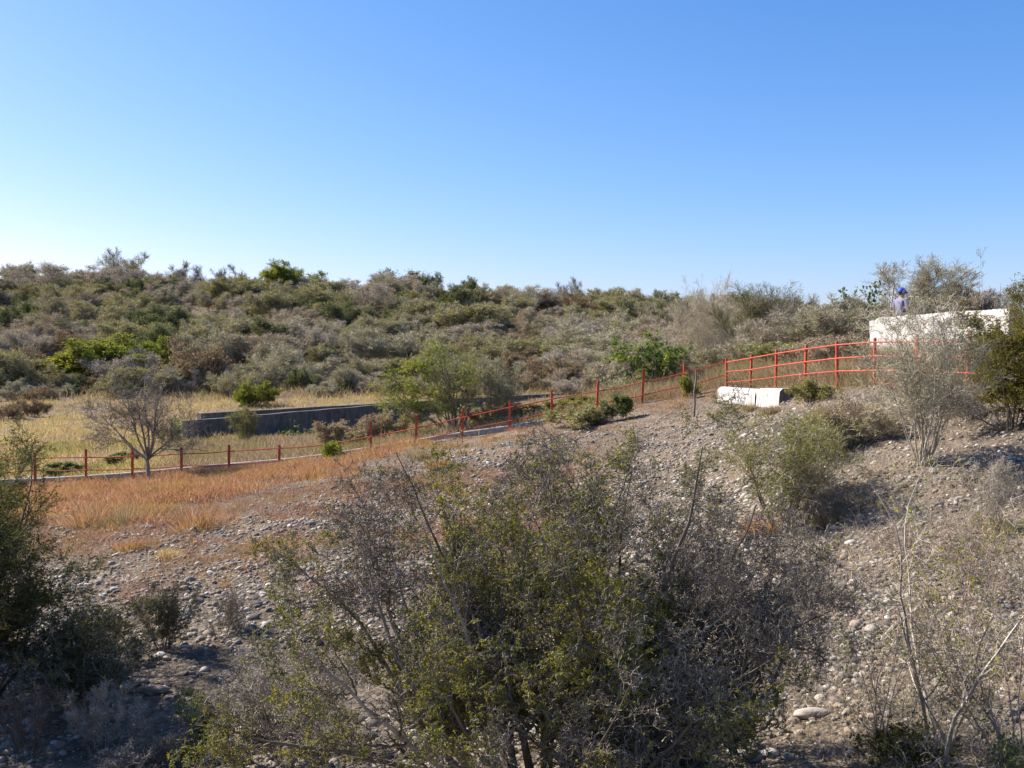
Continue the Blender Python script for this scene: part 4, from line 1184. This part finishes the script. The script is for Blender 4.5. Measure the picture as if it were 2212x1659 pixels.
# tall dry stalks with seed heads against the sky
for i, (u, vt, d, lab) in enumerate([(2122, 542, 36, "tallest thin dry stalk with a seed head at the right against the sky"), (2085, 590, 36, "thin dry stalk with seed heads left of the tallest stalk"),
                                      (2160, 620, 35.5, "thin dry stalk with seed heads right of the tallest stalk"), (2195, 598, 35.5, "rightmost thin dry stalk against the sky")]):
    p = at(u, 720, d); g = hz(p[0], p[1]); h = at(u, vt, d)[2] - g
    br, lf = plant(300 + i, [(rngaz, 4, h) for rngaz in (40, 200)], Q((0, 0, 0, 12, .03, .02, 4), (7, .5, 30, 5, .1, .06, 3), (3, .2, 35, 3, .1, .05, 3)), (1, .05, .03, 2, lambda rng, c: rng.uniform(0, 1, len(c)) < .35), .011, .05, .006)
    put_plant("dry_stalk", lab, "weed", (p[0], p[1], g), br, lf, 'bark_grey', 'grass_tan', None, 'stems', 0, 0, 'seed_heads')

# ------------------------------------------------------------------ hillside shrubs
HL = Q((0, 0, 0, 7, .10, .07, 3), (8, .50, 34, 5, .15, .07, 3), (9, .28, 36, 3, .2, .07, 2), (11, .17, 38, 2, .22, .06, 2))
def hill_proto(seed, mb, ml, leaf, tilt=(5, 62), nst=10, wide=1.5, dense=1):
    rng = np.random.default_rng(seed)
    br, lf = plant(seed, fan(rng, nst, 1.0, tilt, (0, 360), .45), HL, leaf, .020, .25, .0034)
    V = br[0]
    sz_ = 1.0 / np.percentile(V[:, 2], 99.5); sx_ = wide / (2 * np.percentile(np.abs(V[:, :2]), 98))
    for g in (br, lf):
        if g is not None:
            g[0][:, :2] *= sx_; g[0][:, 2] *= sz_
    parts = [(*br, 0)] + ([(*lf, 1)] if lf is not None else [])
    mats = [M[mb]] + ([M[ml]] if lf is not None else [])
    return mk_mesh("hill_shrub", parts, mats)
HP = {
    'grey': [hill_proto(500 + i, 'twig_hill', ('grass_grey', 'leaf_olive', 'grass_tan', 'leaf_feather')[i % 4], (1, .045, .012, 3), (5, 65), 13, 1.8) for i in range(8)],
    'brown': [hill_proto(510 + i, 'twig_brown', 'grass_tan', (1, .05, .014, 3), (5, 60), 12, 1.6) for i in range(3)],
    'olive': [hill_proto(520 + i, 'twig_hill', 'leaf_olive', (1 + i % 2, .045, .015, 3), (5, 62), 12, 1.7) for i in range(6)],
    'green': [hill_proto(530 + i, 'bark_dark', 'leaf_green', (3, .05, .018, 3), (5, 66), 12, 1.8) for i in range(2)],
    'deep': [hill_proto(540 + i, 'bark_grey', 'leaf_deep', (2, .05, .018, 2), (5, 62), 11, 1.5) for i in range(3)],
    'feather': [hill_proto(550 + i, 'bark_pale', 'leaf_feather', (1, .045, .012, 3), (5, 45), 10, 1.1) for i in range(2)],
    'bare': [hill_proto(560 + i, 'bark_grey', None, None, (3, 45), 9, 1.1) for i in range(2)],
}
HCAT = {'grey': ("grey_shrub", "bush"), 'brown': ("brown_shrub", "bush"), 'olive': ("olive_shrub", "bush"), 'green': ("green_shrub", "bush"), 'deep': ("dark_green_shrub", "bush"), 'feather': ("feathery_tree", "tree"), 'bare': ("bare_shrub", "shrub")}
hrng = np.random.default_rng(61)
def hill_shrub(kind, x, y, h, wf=1.0, label=None, group=None, z=None):
    me = HP[kind][int(hrng.integers(len(HP[kind])))]
    o = link(HCAT[kind][0], me, None, (x, y, (hz(x, y) if z is None else z) - .05))
    o.rotation_euler = (0, 0, float(hrng.uniform(0, 6.28)))
    w = h * wf * float(hrng.uniform(.9, 1.1))
    o.scale = (w, w, h)
    tag(o, label, HCAT[kind][1], group)
    return o
# ones that stand out: (kind, u, v base, height px, width factor, label)
STAND = [
    ('green', 215, 822, 92, 1.25, "widest bright green bush low on the hillside at the left"),
    ('green', 330, 800, 66, 1.0, "yellow-green bush touching the right of the widest bright green bush"),
    ('brown', 445, 838, 104, .9, "dark brown twiggy shrub right of the bright green bushes"),
    ('green', 545, 880, 58, .9, "small bright green bush at the grass edge above the far canal wall"),
    ('deep', 650, 845, 52, .9, "dark leaved sparse bush above the drooping canal vine"),
    ('deep', 232, 642, 36, 1.2, "dark green bush below the skyline tree at the upper left"),
    ('deep', 290, 645, 44, .9, "darkest of the pair of bushes below the skyline tree at the upper left"),
    ('olive', 460, 672, 44, 1.2, "ochre olive bush high on the left half of the hillside"),
    ('olive', 155, 655, 40, .9, "small olive bush left of the dark pair high on the left hillside"),
    ('deep', 65, 700, 48, 1.1, "dark round bush high at the far left of the hillside"),
    ('deep', 160, 735, 46, 1.2, "dark low bush in the left hillside above the widest bright green bush"),
    ('olive', 265, 702, 44, .7, "narrow olive bush in the middle of the left hillside"),
    ('olive', 410, 718, 40, 1.1, "olive bush mid hillside above the dark brown twiggy shrub"),
    ('deep', 790, 705, 42, 1.3, "spreading blue-green bush mid hillside near the centre"),
    ('deep', 858, 712, 46, .9, "dark green bush touching the right of the spreading blue-green bush"),
    ('olive', 915, 705, 52, 1.0, "olive bush right of the dark green centre bush"),
    ('deep', 705, 785, 38, 1.2, "dark flat bush low on the hillside above the far canal wall"),
    ('deep', 1235, 762, 42, 1.2, "dark olive rounded bush low on the hillside right of centre"),
    ('olive', 1035, 760, 46, 1.1, "pale olive leafy bush above the bright green fence bush"),
    ('deep', 1345, 705, 40, 1.3, "dark olive bush high on the hillside right of centre"),
    ('olive', 1120, 690, 48, 1.0, "olive bush near the skyline right of the centre"),
    ('deep', 885, 636, 72, 1.2, "round dark tree-like bush breaking the skyline near the centre"),
    ('deep', 540, 640, 40, 1.2, "dark green bush under the skyline left of the yellow-green one"),
    ('green', 605, 636, 68, 1.0, "yellow-green bush on the skyline left of centre"),
    ('olive', 745, 640, 42, 1.2, "olive bush on the skyline between the yellow-green and dark round bushes"),
    ('olive', 820, 650, 46, 1.0, "light olive bush left of the round dark skyline bush"),
    ('deep', 985, 668, 50, 1.1, "dark bush just right of the round dark skyline bush"),
    ('feather', 260, 592, 96, .9, "tallest sparse leafy tree on the skyline at the left"),
    ('feather', 45, 582, 62, 1.0, "thin pale tree on the skyline at the far left"),
    ('deep', 125, 592, 54, 1.1, "dark bush with thin tops on the skyline at the far left"),
    ('bare', 400, 604, 78, 1.3, "wide grey feathery bare shrub on the left skyline"),
    ('bare', 495, 612, 70, 1.1, "small grey bare shrub on the skyline beside the wide feathery one"),
    ('bare', 1235, 660, 76, 1.0, "spiky bare shrub sticking above the skyline right of centre"),
    ('feather', 1400, 655, 58, 1.5, "pale green feathery bush on the skyline right of centre"),
    ('feather', 1320, 655, 40, 1.3, "pale feathery bush left of the pale green one on the right skyline"),
    ('bare', 720, 620, 40, 1.0, "small bare shrub on the skyline left of the round dark bush"),
    ('brown', 20, 905, 40, 1.2, "russet brown bush on the earth bank at the far left field edge"),
    ('brown', 70, 900, 44, .8, "dark russet bush on the earth bank beside the field at the left"),
    ('brown', 1020, 790, 50, 1.2, "tan bush behind the top of the bright green fence bush"),
]
taken = []
for k, u, v, hp, wf, lab in STAND:
    p = ground_hit(u, v)
    h = hp / FPX * p[1]
    hill_shrub(k, p[0], p[1], h, wf, lab, None, p[2])
    taken.append((p[0], p[1], h * wf * .8))
# the rest of the brush
cand = []
def try_add(x, y, r):
    for a, b, c in taken:
        if (a - x) ** 2 + (b - y) ** 2 < (r + c) ** 2 * .36: return False
    taken.append((x, y, r)); return True
KL = {
    'grey': ("grey leafless thorn bush, one of the many alike covering the far hillside", "grey thorn bushes covering the hillside"),
    'brown': ("brownish dry bush, one of several alike among the grey hillside brush", "brown dry bushes on the hillside"),
    'olive': ("plain olive-tinged bush, one of the many alike mixed in the hillside brush", "olive bushes mixed in the hillside brush"),
    'deep': ("small dark green bush, one of several alike dotted over the hillside", "dark green bushes dotted over the hillside"),
    'feather': ("small pale feathery bush, one of several alike along the hill skyline", "feathery bushes along the skyline"),
}
cnt = 0; kcount = {}
for it in range(14000):
    y = 77 + 80 * hrng.uniform() ** .9
    x = hrng.uniform(-.60, .42) * y
    if x > .2 * y and y < 80: continue
    nz_ = float(vnoise(np.array([x * .09]), np.array([y * .09 + 5]))[0])
    up_ = (y - 77) / 80
    pr = {'grey': .55 - .22 * up_, 'brown': .16 * (1 - up_) + .03, 'olive': .16 + .26 * up_ + .3 * nz_, 'deep': .08 + .07 * up_}
    ks = list(pr); w = np.clip([pr[k] for k in ks], .02, 2); k = ks[int(hrng.choice(len(ks), p=w / w.sum()))]
    h = (1.3 + 2.4 * hrng.uniform() ** 1.6) * (1 if k != 'brown' else .8) * (.75 if y < 82 else 1)
    if y > 142:
        k = 'feather' if hrng.uniform() < .22 else k
        h *= 1.1
    if not try_add(x, y, h * .66): continue
    lab, grp = KL[k]
    hill_shrub(k, x, y, h, hrng.uniform(1.0, 1.4), lab, grp)
    cnt += 1; kcount[k] = kcount.get(k, 0) + 1
    if cnt >= 640 or kcount.get('grey', 0) >= 290: break
print("hill shrubs", cnt, "objects", len(bpy.data.objects))
